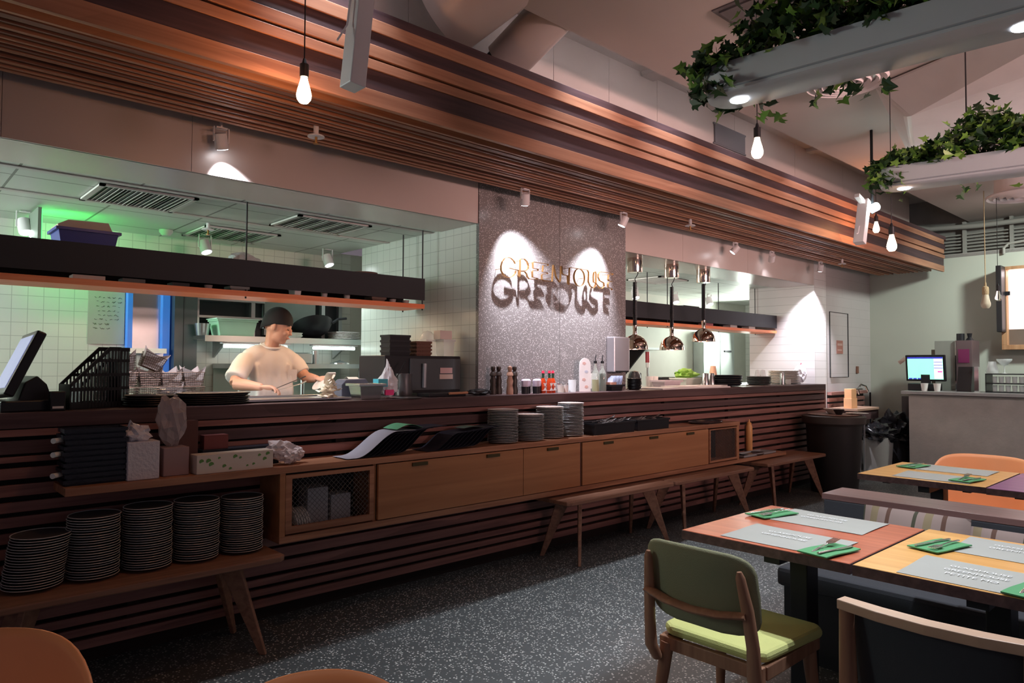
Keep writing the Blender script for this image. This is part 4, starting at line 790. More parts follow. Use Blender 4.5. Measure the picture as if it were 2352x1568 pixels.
for k in range(4): single('black_container', basket('c', .17, .12, .034, None, taper=.97, rim=.004), BLACK, 'square black container in the stack on top of the oven', 'container', (2.80, 4.26, 1.4625+.036*k), 'black containers on the oven')
for k in range(4): single('brown_basket', basket('c', .13, .10, .022, None, taper=.95, rim=.004), mat('brown_wicker', (.15, .07, .05), .7, bump=.5, bscale=90), 'shallow brown basket in the stack between black containers and clear tubs', 'basket', (3.0, 4.24, 1.4625+.0265*k), 'brown baskets on the oven')
for i, (x, y, lb) in enumerate([(3.13, 4.32, 'clear plastic tub behind the other on top of the oven'), (3.215, 4.22, 'clear plastic tub at the right end on top of the oven')]): single('clear_tub', basket('c', .10, .10, .12, None, taper=.9, rim=.006), PCLEAR, lb, 'tub', (x, y, 1.4625), 'clear tubs on the oven')
single('white_carton', G().bx(-.055, .055, -.04, .04, 0, .065), mat('pale_box', (.68, .58, .54), .7), 'small pale carton on top of the clear tubs', 'box', (3.20, 4.23, 1.588))
single('clear_dome', G().lathe([(.055, 0), (.052, .03), (.03, .058), (0, .066)], 20), PCLEAR, 'clear plastic dome lid beside the small pale carton', 'lid', (3.12, 4.315, 1.588), smooth=True)
t = thing('black_grill_pan', 'low black griddle with a wooden handle in front of the oven', 'pan', (2.96, 3.92, ZC)); obj('pan_plate', G().bx(-.16, .16, -.07, .07, 0, .025), BLACK, t, bevel=.006); obj('wood_handle', G().cyl((.0, -.085, .022), (.16, -.085, .024), .009, n=10), mat('handle_wood', (.5, .24, .14), .5), t)
single('steel_disc', G().lathe([(0, 0), (.10, 0), (.105, .006), (0, .008)], 28), STEEL, 'flat steel lid under the plastic bag on the counter edge', 'lid', (2.60, 3.83, ZC)); single('folded_cloth', crumple((.10, .05, .022), 5, .3), BLACK, 'dark crumpled cloth at the foot of the white jamb', 'cloth', (3.28, 3.90, ZC))
# ---- in front of the terrazzo panel
def mill(loc, m, label, s=1):
    pr = [(0, 0), (.026, 0), (.027, .03), (.020, .07), (.025, .10), (.018, .125), (.018, .135), (.026, .14), (.022, .16), (.012, .172), (.018, .19), (.016, .205), (0, .213)]
    return single('pepper_mill', G().lathe([(r*s, z*s) for r, z in pr], 20), m, label, 'mill', loc, 'pepper mills', smooth=True)
WM = mat('pale_mill_wood', (.48, .27, .20), .45); DM = mat('dark_mill_wood', (.035, .022, .018), .45)
mill((3.44, 3.93, ZC), DM, 'dark pepper mill, leftmost by the terrazzo panel'); mill((3.50, 3.935, ZC), DM, 'dark pepper mill second from the left by the terrazzo panel'); mill((3.535, 3.85, ZC), WM, 'pale wooden pepper mill standing in front of the dark ones', 1.0); mill((3.61, 3.88, ZC), DM, 'dark pepper mill right of the pale wooden one')
for i, (x, y) in enumerate([(3.70, 3.86), (3.76, 3.90), (3.81, 3.85), (3.865, 3.89)]):
    t = thing('straw_jar', 'small dark jar stuffed with white napkins, number %s from the mills' % ['one', 'two', 'three', 'four'][i], 'jar', (x, y, ZC), 0, 'dark jars with napkins')
    obj('jar_body', G().lathe([(0, 0), (.026, 0), (.028, .055), (.024, .055), (.022, .004), (0, .004)], 18), BLACK, t, smooth=True)
    obj('napkins', G().lathe([(.022, .02), (.027, .07), (.029, .10), (.02, .112), (0, .105)], 9), mat('lilac_white', (.62, .55, .68), .7), t)
for i, (x, y) in enumerate([(3.915, 3.88), (3.955, 3.85), (4.015, 3.87)]):
    t = thing('sauce_bottle', 'slim red sauce bottle with green neck band and pink-red cap, %s of three' % ['left', 'middle', 'right'][i], 'bottle', (x, y, ZC), 0, 'red sauce bottles')
    obj('glass_body', G().lathe([(0, 0), (.021, 0), (.022, .01), (.022, .085), (.016, .105), (.009, .12), (.009, .15), (0, .15)], 18), mat('sauce_red', (.50, .05, .012), .15), t, smooth=True)
    obj('neck_band', G().cyl((0, 0, .118), (0, 0, .155), .0105, n=14), mat('dark_green', (.015, .06, .03), .5), t); obj('cap', G().cyl((0, 0, .155), (0, 0, .175), .0125, .010, 14), mat('cap_red', (.75, .04, .10), .4), t)
    obj('diamond_label', G().bx(-.0226, .0226, -.0226, .0226, .02, .022).prism([(-.020, .02), (.020, .02), (0, .048)], 'y', -.0235, -.0225).prism([(-.020, .078), (.020, .078), (0, .05)], 'y', -.0235, -.0225), PORC, t)
for x, y, c, lb in [(4.10, 3.87, (.75, .62, .38), 'small glass pot of pale yellow relish'), (4.165, 3.88, (.68, .30, .08), 'small glass pot of orange relish')]:
    t = thing('relish_pot', lb, 'pot', (x, y, ZC), 0, 'small relish pots'); obj('contents', G().cyl((0, 0, .004), (0, 0, .055), .025, n=16), mat('relish_%d' % int(c[1]*100), c, .4), t); obj('glass_pot', G().lathe([(0, 0), (.029, 0), (.031, .065), (.028, .065), (.0265, .003), (0, .003)], 18), PCLEAR, t, smooth=True); obj('lid', G().cyl((0, 0, .066), (0, 0, .072), .03, n=18), STEEL, t)
single('empty_glass', G().lathe([(0, 0), (.03, 0), (.034, .10), (.032, .10), (.028, .004), (0, .004)], 20), PCLEAR, 'empty clear tumbler right of the relish pots', 'glass', (4.25, 3.88, ZC), smooth=True)
t = thing('menu_stand', 'arched white card stand with small printed pictures', 'stand', (4.43, 3.90, ZC), math.radians(-25))
arch = [(-.05, 0), (.05, 0), (.05, .22)] + [(.05*math.cos(a*PI/8), .22+.06*math.sin(a*PI/8)) for a in range(1, 8)] + [(-.05, .22)]
obj('card', G().prism(arch, 'y', -.006, .006), PAPER, t)
for i, (x, z, c) in enumerate([(-.01, .235, (.6, .12, .06)), (.01, .165, (.30, .35, .55)), (-.012, .10, (.6, .15, .08)), (.01, .04, (.65, .15, .05))]): obj('picture', G().prism([(x+.018*math.cos(k), z+.014*math.sin(k)) for k in (0, 1.2, 2.4, 3.6, 5)], 'y', -.0075, -.0062), mat('picture_%s' % 'abcd'[i], tuple(.35+.5*q for q in c), .6), t)
single('white_card', G().bx(-.06, .06, -.001, .001, 0, .13), PORC, 'white card standing behind the oil bottles', 'card', (4.60, 3.965, ZC+.205)).location.z = ZC+.02
for x, y, c, lb, hh in [(4.505, 3.85, (.30, .25, .015), 'olive oil bottle with a steel pourer', .10), (4.63, 3.88, (.008, .02, .015), 'dark vinegar bottle with a steel pourer', .15)]:
    t = thing('oil_bottle', lb, 'bottle', (x, y, ZC), 0, 'pourer bottles'); obj('liquid', G().lathe([(0, .003), (.028, .003), (.028, hh), (0, hh)], 16), mat('oil_%d' % int(hh*100), c, .1), t)
    obj('glass_body', G().lathe([(0, 0), (.033, 0), (.034, .01), (.034, .13), (.026, .165), (.013, .19), (.012, .235), (0, .235)], 20), mat('bottle_glass', (.55, .62, .55), .08, alpha=.35), t, smooth=True); obj('pourer', G().cyl((0, 0, .235), (0, 0, .255), .015, n=12).tube([(0, 0, .255), (0, 0, .28), (.008, 0, .305)], .004, 6), BLKM, t)
t = thing('towel_dispenser', 'brushed steel box mounted at the right edge of the terrazzo panel', 'dispenser', (4.92, 3.987, 1.34)); obj('case', G().bx(-.11, .11, -.09, 0, 0, .31), mat('pale_metal', (.60, .58, .62), .35, .6), t, bevel=.01); obj('slot', G().bx(-.09, .09, -.092, -.09, .0, .012), BLACK, t)
t = thing('sachet_caddy', 'dark caddy of folded cards and sachets under the steel box', 'caddy', (4.77, 3.87, ZC)); obj('caddy_box', basket('c', .16, .08, .05, None), BLACK, t)
g = G()
for k in range(9): g.bx(-.004, .0, -.03, .03, 0, .10+.01*(k % 3), Matrix.Translation((-.06+.015*k, 0, .012)) @ Matrix.Rotation(.25, 4, 'Y'))
obj('cards', g, mat('bluish_card', (.5, .55, .72), .7), t); obj('packets', G().bx(-.07, .0, -.03, .03, .05, .075), mat('peach_packet', (.75, .4, .3), .7), t)
for k in range(9): single('black_bowl', G().lathe([(0, 0), (.045, 0), (.068, .014), (.066, .017), (.043, .004), (0, .004)], 28), BLACK, 'small black bowl in the stack right of the terrazzo panel', 'bowl', (5.16+.002*math.sin(k*2), 3.95, ZS-.006+.0105*k), 'small black bowls', smooth=True)
# ---- far opening
single('paper_sheets', G().bx(-.62, .55, -.17, .1, 0, .012).bx(-.2, .7, -.05, .15, .012, .02), PAPER, 'white sheets laid over the counter in the far opening', 'paper', (5.95, 3.93, ZC))
single('white_tray', basket('w', .30, .16, .06, None), mat('pale_box2', (.62, .55, .60), .5), 'pale open carton tilted behind the white sheets', 'box', (6.02, 4.2, ZS))
t = thing('kettle', 'black kettle on the far kitchen worktop', 'kettle', (5.82, 4.45, ZS)); obj('kettle_body', G().lathe([(0, 0), (.07, 0), (.075, .03), (.06, .12), (.045, .15), (0, .16)], 22), BLACK, t, smooth=True); obj('handle', G().tube([(.05, 0, .14), (.10, 0, .13), (.105, 0, .06), (.07, 0, .03)], .009, 8), BLACK, t, smooth=True)
for i, (x, y) in enumerate([(5.95, 4.36), (6.12, 4.42)]): single('white_mug', G().lathe([(0, 0), (.035, 0), (.04, .10), (.036, .10), (.032, .004), (0, .004)], 20), PORC, ['white mug right of the black kettle', 'white mug further right of the black kettle'][i], 'mug', (x, y, ZS), 'white mugs in the far opening')
single('black_burner_box', G().bx(-.12, .12, -.1, .1, 0, .09), BLACK, 'low black box behind the white mugs', 'box', (6.35, 4.5, ZS), bevel=.004)
t = thing('salad_tray', 'pale tray heaped with green leaves', 'tray', (6.52, 4.3, ZS)); obj('tray_body', basket('s', .32, .22, .08, None), mat('pale_tub', (.62, .68, .62), .4), t)
obj('leaves', crumple((.13, .08, .05), 9, .6), mat('lettuce', (.25, .50, .08), .6), t, loc=(0, 0, .05)); obj('serving_spoon', G().tube([(.02, 0, .06), (.10, -.02, .15)], .005, 6), STEEL, t)
for i, (x, y) in enumerate([(6.50, 4.05), (6.585, 4.03)]): single('steel_shaker', G().lathe([(0, 0), (.042, 0), (.030, .13), (.026, .135), (0, .135)], 20), STEEL, ['tapered steel shaker, left of two beside the black pans', 'tapered steel shaker, right of two beside the black pans'][i], 'shaker', (x, y, ZS), 'steel shakers', smooth=True)
t = thing('cup_stack', 'upturned peach paper cups on a brown stack', 'cups', (6.93, 4.22, ZS)); obj('cup', G().lathe([(0, .21), (.028, .21), (.045, .10), (.0, .10)], 20), mat('peach_cup', (.80, .50, .34), .6), t, smooth=True); obj('stack_base', G().cyl((0, 0, 0), (0, 0, .10), .05, n=20), BRN, t)
for k in range(5): single('black_pan', G().lathe([(0, 0), (.13, 0), (.165, .03), (.162, .034), (.128, .005), (0, .005)], 32), mat('pan_black', (.02, .024, .03), .35), 'black pan in the stack on the far counter', 'pan', (6.78+.01*math.sin(k*2.2), 3.97, ZS+.02*k), 'black pans on the far counter', smooth=True)
for k in range(7): single('dark_plate', G().lathe([(0, 0), (.11, 0), (.14, .012), (.138, .016), (.108, .004), (0, .004)], 30), STONE, 'dark plate in the low stack between the pans and the white plates', 'plate', (7.62+.004*math.sin(k*2), 4.05, ZS+.0125*k), 'dark plates on the far counter', smooth=True)
for i, x in enumerate([7.60, 7.72]): single('upturned_glass', G().lathe([(.03, 0), (.034, .0), (.026, .07), (0, .075)], 16), PCLEAR, ['clear glass upturned on the dark plates, left', 'clear glass upturned on the dark plates, right'][i], 'glass', (x, 4.05, 1.2805), 'glasses on the dark plates', smooth=True)
single('steel_cup', G().lathe([(0, 0), (.03, 0), (.028, .11), (.02, .14), (0, .145)], 16), STEEL, 'slim steel cup before the white plates', 'cup', (8.0, 3.95, ZC), smooth=True)
single('salt_jar', G().lathe([(0, 0), (.03, 0), (.03, .06), (0, .065)], 16), PCLEAR, 'squat clear jar beside the slim steel cup', 'jar', (8.15, 3.95, ZC), smooth=True)
for k in range(12): single('white_plate', G().lathe([(0, 0), (.15, 0), (.19, .010), (.188, .014), (.148, .004), (0, .004)], 36), PORC, 'large white plate in the stack at the right end of the counter', 'plate', (8.42+.008*math.sin(k*2.4), 4.14, ZS+.013*k), 'large white plates', smooth=True)
t = thing('white_bottle_bag', 'white wrapped bottle with a red pointed cap beside the pillar', 'bottle', (8.82, 4.12, ZC)); obj('wrap', crumple((.09, .07, .11), 12, .25), BAGW, t); obj('cap', G().cyl((.03, 0, .21), (.03, 0, .26), .018, .003, 14).cyl((.03, 0, .20), (.03, 0, .21), .02, n=14), mat('cap_red', (.75, .04, .10), .4), t)
# ================================================================ plates
def plate_mesh():
    g = G().lathe([(0, 0), (.065, 0), (.072, .001), (.1015, .0085), (.105, .0112), (.1035, .0128), (.100, .0108), (.070, .0042), (0, .0038)], 44)
    for f in g.b.faces:
        if all(math.hypot(v.co.x, v.co.y) > .0995 for v in f.verts): f.material_index = 1
    return g
pl0 = obj('stoneware_plate', plate_mesh(), [STONE, RIMM], smooth=True, ang=60); first = [True]
def stack(cx, cy, z0, ztop, label, group, sc_=1, lean=0, top=None, topm=None, pitch=.0108):
    n = max(1, int(round((ztop-z0-.012)/pitch))); rnd = random.Random(int(cx*1000))
    for k in range(n):
        if first[0]: o = pl0; first[0] = False
        else: o = pl0.copy(); C.objects.link(o)
        o.location = (cx+rnd.gauss(0, .0014)+lean*k/n, cy+rnd.gauss(0, .0014), z0+.0006+pitch*k); o.rotation_euler = (0, 0, rnd.uniform(0, 6)); o.scale = (sc_, sc_, 1)
        tag(o, (top if (k == n-1 and top) else label), 'plate', group)
        if k == n-1 and topm:
            o.data = o.data.copy(); o.data.materials[0] = topm
PINKP = mat('glazed_inside', (.50, .38, .33), .35)
BY = 3.565
for i, (x, zt, s) in enumerate([(.55, .690, 1.06), (.775, .738, 1.0), (.995, .748, 1.0), (1.215, .752, .98), (1.435, .745, .97)]):
    nm = ['leftmost', 'second', 'third', 'fourth', 'rightmost'][i]
    stack(x, BY, .4605, zt, 'dark stoneware plate below the top one in the %s stack on the left bench' % nm, 'plates in the %s bench stack' % nm, s, .03 if i == 0 else 0, 'dark stoneware plate lying topmost on the %s stack on the left bench' % nm)
for i, (x, y, zt, s) in enumerate([(3.255, 3.615, 1.103, 1.02), (3.50, 3.60, 1.062, .97), (3.735, 3.63, 1.10, .97), (3.955, 3.625, 1.125, .95)]):
    nm = ['left', 'shortest', 'third', 'tallest right'][i]
    stack(x, y, .8655, zt, 'grey stoneware plate below the top one in the %s stack on the console' % nm, 'plates in the %s console stack' % nm, s, 0, 'stoneware plate with pinkish inside on top of the %s console stack' % nm, PINKP)
# ================================================================ things on the console (top z .865)
ZK = .8655
DKP = mat('dark_blue_box', (.012, .016, .028), .4, bump=.3, bscale=50)
for k in range(10): single('takeaway_box', basket('t', .24, .13, .021, None, taper=.96, rim=.004), DKP, 'dark stacked takeaway tray at the left end of the console', 'box', (.775+.006*math.sin(k*2.1), 3.62, ZK+.0245*k), 'dark takeaway trays at the left')
for i, z in enumerate([.05, .14, .20]): single('paper_cup_stack', G().cyl((0, 0, 0), (.04, .04, 0.0), .012, .010, 12), PORC, ['white cup rim poking out low beside the dark trays', 'white cup rim poking out midway beside the dark trays', 'white cup rim poking out high beside the dark trays'][i], 'cup', (.612, 3.555, ZK+z), 'white cup rims by the dark trays')
t = thing('wrapped_carton_stack', 'block of white takeaway cartons wrapped in knotted plastic', 'cartons', (.965, 3.59, ZK)); obj('cartons', G().bx(-.068, .068, -.055, .06, 0, .175), mat('white_cartons', (.66, .65, .70), .5, bump=.6, bscale=70), t, bevel=.004)
obj('bag_knot', crumple((.055, .045, .04), 21, .5), BAGW, t, loc=(-.02, 0, .16)); obj('bag_ear', G().tube([(-.03, 0, .20), (-.055, 0, .235), (-.045, 0, .27), (-.03, 0, .245), (-.02, 0, .21)], [.02, .014, .012, .01, .016], 8, flat=.35), BAGW, t, smooth=True)
t = thing('clear_bag_carton', 'pinkish carton stack wrapped in a billowing clear plastic bag', 'cartons', (1.115, 3.61, ZK)); obj('cartons', G().bx(-.058, .058, -.05, .06, 0, .135), mat('dull_pink_carton', (.36, .24, .24), .6), t, bevel=.004); obj('plastic_bag', crumple((.06, .05, .12), 31, .35), mat('clear_bag', (.55, .48, .50), .25, alpha=.55, bump=.7, bscale=25), t, loc=(-.01, 0, .13))
single('brown_carton', G().bx(-.05, .05, -.03, .03, 0, .25), mat('brown_carton', (.12, .055, .05), .7), 'tall brown carton standing behind the clear bag', 'box', (1.20, 3.70, ZK), bevel=.003)
single('flat_dark_case', G().bx(-.20, .20, -.04, .05, 0, .10), DKP, 'dark case lying behind the tissue box', 'case', (1.47, 3.70, ZK), bevel=.004)
single('small_red_box', G().bx(-.06, .06, -.03, .03, 0, .07), mat('dull_red', (.20, .06, .06), .7), 'small dull red carton on the dark case behind the tissue box', 'box', (1.34, 3.70, ZK+.1005))
t = thing('tissue_box', 'long white tissue box printed with green leaves', 'box', (1.385, 3.565, ZK), math.radians(0)); obj('carton', G().bx(-.19, .19, -.045, .05, 0, .092), mat('tissue_carton', (.72, .66, .58), .7), t, bevel=.002)
g = G(); rnd = random.Random(5)
for k in range(13):
    x = -.17+.028*k+rnd.uniform(-.008, .008); z = rnd.uniform(.015, .078); s = rnd.uniform(.006, .013)
    g = G().prism([(x+s*math.cos(a), z+s*math.sin(a)) for a in (0, .8, 1.6, 2.4, 3.2, 3.9)], 'y', -.0462, -.0452); obj('leaf_print', g, mat('leaf_print', (.14, .32, .09), .7), t)
t = thing('crumpled_napkins', 'loose bunch of crumpled white napkins right of the tissue box', 'napkin', (1.68, 3.60, ZK)); 
for i, (dx, dy, s, sd) in enumerate([(-.03, 0, .06, 4), (.05, .01, .05, 6), (.0, -.03, .045, 9)]): obj('napkin', crumple((s, s*.7, s*.75), sd, .55, 3, 3.2), mat('napkin_white', (.72, .66, .68), .8), t, loc=(dx, dy, 0 if i else .02))
# fanned menus
MENU = mat('menu_grey', (.46, .47, .55), .6); MENG = mat('menu_green', (.16, .50, .28), .6); DKM = mat('menu_dark', (.02, .022, .04), .55)
def wave(x0, ln, hgt, y0, y1, zb, flat=.35):
    def fn(u, v):
        x = x0 + u*ln; s = min(1, max(0, (u-.12)/(flat+.25))); z = zb + hgt*(s*s*(3-2*s)); return Vector((x, y0+(y1-y0)*v, z))
    return fn
t = thing('menu_pile', 'fanned pile of long grey printed menus with a green one on top', 'menus', (2.30, 3.60, ZK))
g = G(); 
for k in range(9): g.grid(wave(-.28+.035*k, .40, .125+.002*k, -.085, .085, .003+.0012*k), 18, 2)
obj('dark_menus', g, DKM, t, solid=.001); obj('front_menu', G().grid(wave(-.30, .46, .135, -.09, .08, .006), 24, 3), MENU, t, solid=.0008)
obj('green_menu', G().grid(lambda u, v: Vector((.03+.20*u, -.08+.15*v+.02*u, .150+.024*math.sin(u*PI))), 12, 3), MENG, t, solid=.0012)
M_ = Matrix.Rotation(math.radians(-38), 4, 'Y')
for i, (s, zz) in enumerate([('FOOD HALL', 0), ('GLASSHOUSE', 0), ('GREENHOUSE', 0)][1:]):
    # printed lines follow the rising part of the front menu
    text('menu_print', s, .022, WTXT, t, Matrix.Translation((-.045, -.035+.045*i, .065)) @ Matrix.Rotation(math.radians(-33), 4, 'Y') @ Matrix.Rotation(math.radians(0), 4, 'Z'), .0004)
t = thing('menu_pile', 'second dark pile of menus with a dull green corner, left of the plates', 'menus', (2.83, 3.60, ZK))
g = G()
for k in range(9): g.grid(wave(-.28+.04*k, .34, .10+.002*k, -.085, .085, .003+.0012*k), 14, 2)
obj('dark_menus', g, DKM, t, solid=.001); obj('green_menu', G().grid(lambda u, v: Vector((.02+.17*u, -.06+.10*v, .126+.008*math.sin(u*PI))), 10, 2), mat('menu_dull_green', (.12, .19, .16), .6), t, solid=.0012)
CUT = mat('cutlery_steel', (.62, .63, .64), .22, 1)
def cut_tray(loc, w, label, n, seed):
    t = thing('cutlery_tray', label, 'tray', loc, 0, 'cutlery trays on the console'); obj('tray_body', basket('c', w, .20, .085, None, taper=.97, rim=.006), BLACK, t, bevel=.002)
    obj('divider', G().bx(-w/2+.01, w/2-.01, -.035, -.03, .01, .08), BLACK, t); rnd = random.Random(seed)
    for k in range(n):
        x = rnd.uniform(-w*.36, w*.30); y = rnd.uniform(-.08, .07); a = rnd.uniform(-.25, .25); M = Matrix.Translation((x, y, .072+.002*k % .03)) @ Matrix.Rotation(a, 4, 'Z') @ Matrix.Rotation(rnd.uniform(-.22, -.02), 4, 'Y')
        g = G().tube([M @ Vector(p) for p in [(-.07, 0, 0), (.0, 0, .002), (.06, 0, 0)]], [.005, .0035, .003], 6, flat=.5)
        g.tube([M @ Vector(p) for p in [(.055, 0, 0), (.075, 0, -.002), (.10, 0, .004), (.112, 0, .006)]], [.003, .012, .012, .003], 8, flat=.3)
        obj('spoon' if k % 2 else 'fork', g, CUT, t, smooth=True)
cut_tray((4.36, 3.62, ZK), .50, 'larger black cutlery tray right of the plate stacks', 16, 3); cut_tray((4.88, 3.63, ZK), .44, 'smaller black cutlery tray with cutlery standing up at its end', 10, 8)
t = thing('round_tray', 'large round black tray near the right end of the console', 'tray', (5.82, 3.625, ZK)); obj('tray_body', G().lathe([(0, 0), (.11, 0), (.122, .014), (.119, .017), (.108, .004), (0, .004)], 44, sx=1.9), mat('tray_black', (.03, .03, .035), .18), t, smooth=True)
t = thing('serving_platter', 'pale rectangular platter under a dark round dish on the low end shelf', 'platter', (6.62, 3.59, .5055)); obj('platter', basket('p', .62, .15, .02, None, taper=.92, rim=.012), mat('grey_platter', (.30, .31, .33), .3), t); obj('dark_dish', G().lathe([(0, .004), (.09, .004), (.10, .018), (.088, .009), (0, .009)], 36, sx=1.8), mat('tray_black', (.03, .03, .035), .18), t, smooth=True)
t = thing('squeeze_bottle', 'tall peach-yellow squeeze bottle standing at the end of the console', 'bottle', (6.78, 3.712, .5055)); YS = mat('mustard_plastic', (.78, .42, .16), .35)
obj('bottle_body', G().lathe([(0, 0), (.030, 0), (.033, .01), (.033, .26), (.026, .285), (0, .285)], 22).xf(Matrix.Diagonal((1, 1, 1.0, 1))), YS, t, smooth=True); obj('nozzle_cap', G().lathe([(.0, .285), (.024, .285), (.024, .305), (.010, .312), (.004, .345), (0, .345)], 18), YS, t, smooth=True)
# inside the mesh cupboard
for i, (x, lb) in enumerate([(1.85, 'pale paper stack in the middle of the mesh cupboard'), (1.99, 'pale paper stack at the right of the mesh cupboard')]): single('paper_stack', G().bx(-.06, .06, -.06, .06, 0, [.22, .17][i]), mat('dim_paper', (.30, .32, .36), .7, bump=.4, bscale=60), lb, 'paper', (x, 3.62, .5055), 'paper stacks in the mesh cupboard')
for k in range(6): single('saucer', G().lathe([(0, 0), (.04, 0), (.065, .008), (.063, .011), (.038, .004), (0, .004)], 28).xf(Matrix.Rotation(math.radians(75), 4, 'Y')), PORC, 'white saucer standing on edge behind the wire mesh door', 'saucer', (1.70+.014*k, 3.575, .571), 'white saucers in the mesh cupboard', smooth=True)
# ================================================================ benches
def bench_geo():
    root = thing('bench', 'x', 'bench')
    L, D = 1.27, .38
    g = G(); poly = [(.0, .012), (.035, 0), (L-.035, 0), (L, .012)]
    g.prism([(.0, -.165), (.03, -.19), (L-.03, -.19), (L, -.165), (L, .165), (L-.03, .19), (.03, .19), (0, .165)], 'z', .425, .455)
    obj('seat', g, W_BENCH, root, bevel=.006); obj('apron', G().bx(.2, L-.2, -.05, .05, .39, .425), W_BENCH, root)
    for sx, x0 in ((-1, .24), (1, L-.24)):
        for sy in (-1, 1):
            g = G(); a = Vector((x0, sy*.07, .425)); b = Vector((x0+sx*.13, sy*.185, 0)); d = Vector((sx, sy, 0)).normalized(); n = Vector((-sy*sx*d.y if 0 else -d.y, d.x, 0))
            top = [a+d*.06+n*.014, a-d*.045+n*.014, a-d*.045-n*.014, a+d*.06-n*.014]; bot = [b+d*.016+n*.011, b-d*.016+n*.011, b-d*.016-n*.011, b+d*.016-n*.011]
            T = [g.b.verts.new(p) for p in top]; B_ = [g.b.verts.new(p) for p in bot]; g.b.faces.new(T); g.b.faces.new(B_[::-1])
            for i in range(4): g.b.faces.new((T[i], T[(i+1) % 4], B_[(i+1) % 4], B_[i]))
            obj('leg', g, W_BENCH, root, bevel=.004)
    return root
bn0 = bench_geo(); BG = 'wooden benches under the console'
for i, (x, lb) in enumerate([(.30, 'wooden bench at the far left carrying five plate stacks'), (3.60, 'wooden bench under the middle of the console, nearest of three on the right'), (4.895, 'wooden bench second from the left under the console doors'), (6.44, 'wooden bench furthest right below the low end shelf')]):
    if i == 0: bn0.location = (x, 3.525, 0); bn0['label'] = lb; bn0['group'] = BG
    else: dup(bn0, (x, 3.50, 0), 0, lb, BG)
# ================================================================ dining tables
def table(loc, w, d, top, label, legs=True):
    t = thing('dining_table', label, 'table', loc, 0, 'dining tables'); X, Y = w, d
    obj('table_top', G().bx(0, X, 0, Y, .715, .75), top, t, bevel=.003)
    obj('edge_band', G().bx(-.0012, X+.0012, -.0012, Y+.0012, .714, .7478), W_DARK, t)
    obj('edge_rail', G().bx(.12, X-.12, .10, .14, .69, .715).bx(.12, X-.12, Y-.14, Y-.10, .69, .715), BLKM, t)
    if legs:
        cx, cy = X*.5, Y*.5
        obj('pedestal', G().bx(cx-.05, cx+.05, cy-.035, cy+.035, .03, .70), BLKM, t, bevel=.004); obj('foot', G().bx(cx-.30, cx+.30, cy-.04, cy+.04, 0, .03), BLKM, t, bevel=.004); obj('foot', G().bx(cx-.04, cx+.04, cy-.26, cy+.26, .0, .028), BLKM, t); obj('top_bracket', G().bx(.1, X-.1, cy-.03, cy+.03, .665, .70), BLKM, t)
    return t
table((2.41, .965, 0), .73, .645, W_T1, 'reddish wood dining table with the green chair tucked against it'); table((2.41, .30, 0), .75, .655, W_T2, 'golden wood dining table at the right edge joined to the reddish one')
table((4.48, 1.075, 0), .76, .665, W_T2, 'golden wood dining table behind the banquette with the orange chair'); table((4.46, .39, 0), .78, .675, wood('table_purple', (.16, .045, .13), (.26, .08, .2), 1, 1.6, .33), 'purplish wood dining table at the right edge beside the rear golden one')
def cutl(root, M):
    g = G().tube([M @ Vector(p) for p in [(-.095, 0, .006), (-.03, 0, .008), (.03, 0, .006)]], [.0055, .0045, .003], 7, flat=.45)
    obj('fork_handle', g, CUT, root, smooth=True)
    g = G().prism([(.028, -.004), (.045, -.013), (.062, -.013), (.062, .013), (.045, .013), (.028, .004)], 'z', .004, .0065)
    for k in range(4): g.bx(.06, .098, -.0125+.0071*k, -.0085+.0071*k, .0045, .0065)
    g.xf(M); obj('fork_head', g, CUT, root)
def setting(loc, rz, label, cp, fork_up, lines, flip=1, cloth=GRNAP):
    t = thing('placemat', label + ' placemat', 'placemat', (loc[0], loc[1], .7503), rz, 'printed placemats')
    obj('mat_sheet', G().grid(lambda u, v: Vector(((u-.5)*.285, (v-.5)*.40, .0012+.0025*max(0, math.sin(u*3+v*5))*(abs(v-.5)*2)**2)), 10, 14), MATG, t, solid=.0007)
    for k, (s, z) in enumerate(lines): text('printed_line', s, z, WTXT, t, Matrix.Translation((.055-.05*k if flip > 0 else -.055+.05*k, -.0+.02*flip, .0045)) @ Matrix.Rotation(-PI/2*flip, 4, 'Z'), .0003)
    n = thing('cloth_napkin', label + ' folded green napkin', 'napkin', (cp[0], cp[1], .7555), cp[2], 'green napkins')
    obj('folded_cloth', G().grid(lambda u, v: Vector(((u-.5)*.21, (v-.5)*.11, .003+.0015*math.sin(u*6))), 10, 6), cloth, n, solid=.005, bevel=.001)
    k = thing('fork', label + ' fork', 'fork', (cp[0], cp[1], .763), cp[2]+.08, 'forks on napkins'); cutl(k, Matrix.Translation((.0, .02, 0)) @ Matrix.Rotation(-.12 if fork_up else 0, 4, 'Y'))
    f = thing('knife', label + ' knife', 'knife', (cp[0], cp[1], .7625), cp[2]-.05, 'knives on napkins')
    obj('handle', G().tube([(-.095, -.025, .004), (-.02, -.025, .004), (.0, -.025, .003)], [.006, .0055, .004], 7, flat=.5), CUT, f, smooth=True)
    obj('blade', G().prism([(-.002, -.030), (.085, -.031), (.105, -.024), (.10, -.018), (-.002, -.020)], 'z', .002, .0038), CUT, f)
LN = [('GLASSHOUSE', .028), ('GREENHOUSE', .028), ('PETITE MO', .030)]
setting((2.575, 1.255), 0, 'grey printed front', (2.50, 1.07, -.15), True, LN[:2]); setting((2.985, 1.29), 0, 'grey printed rear', (2.93, 1.50, PI-.25), False, LN[:2], 1)
for o in list(C.objects):
    pass
setting((2.56, .625), 0, 'near edge grey printed', (2.50, .475, -.15), True, LN); setting((2.98, .60), 0, 'far edge grey printed', (2.86, .83, PI-.25), False, LN[:2])
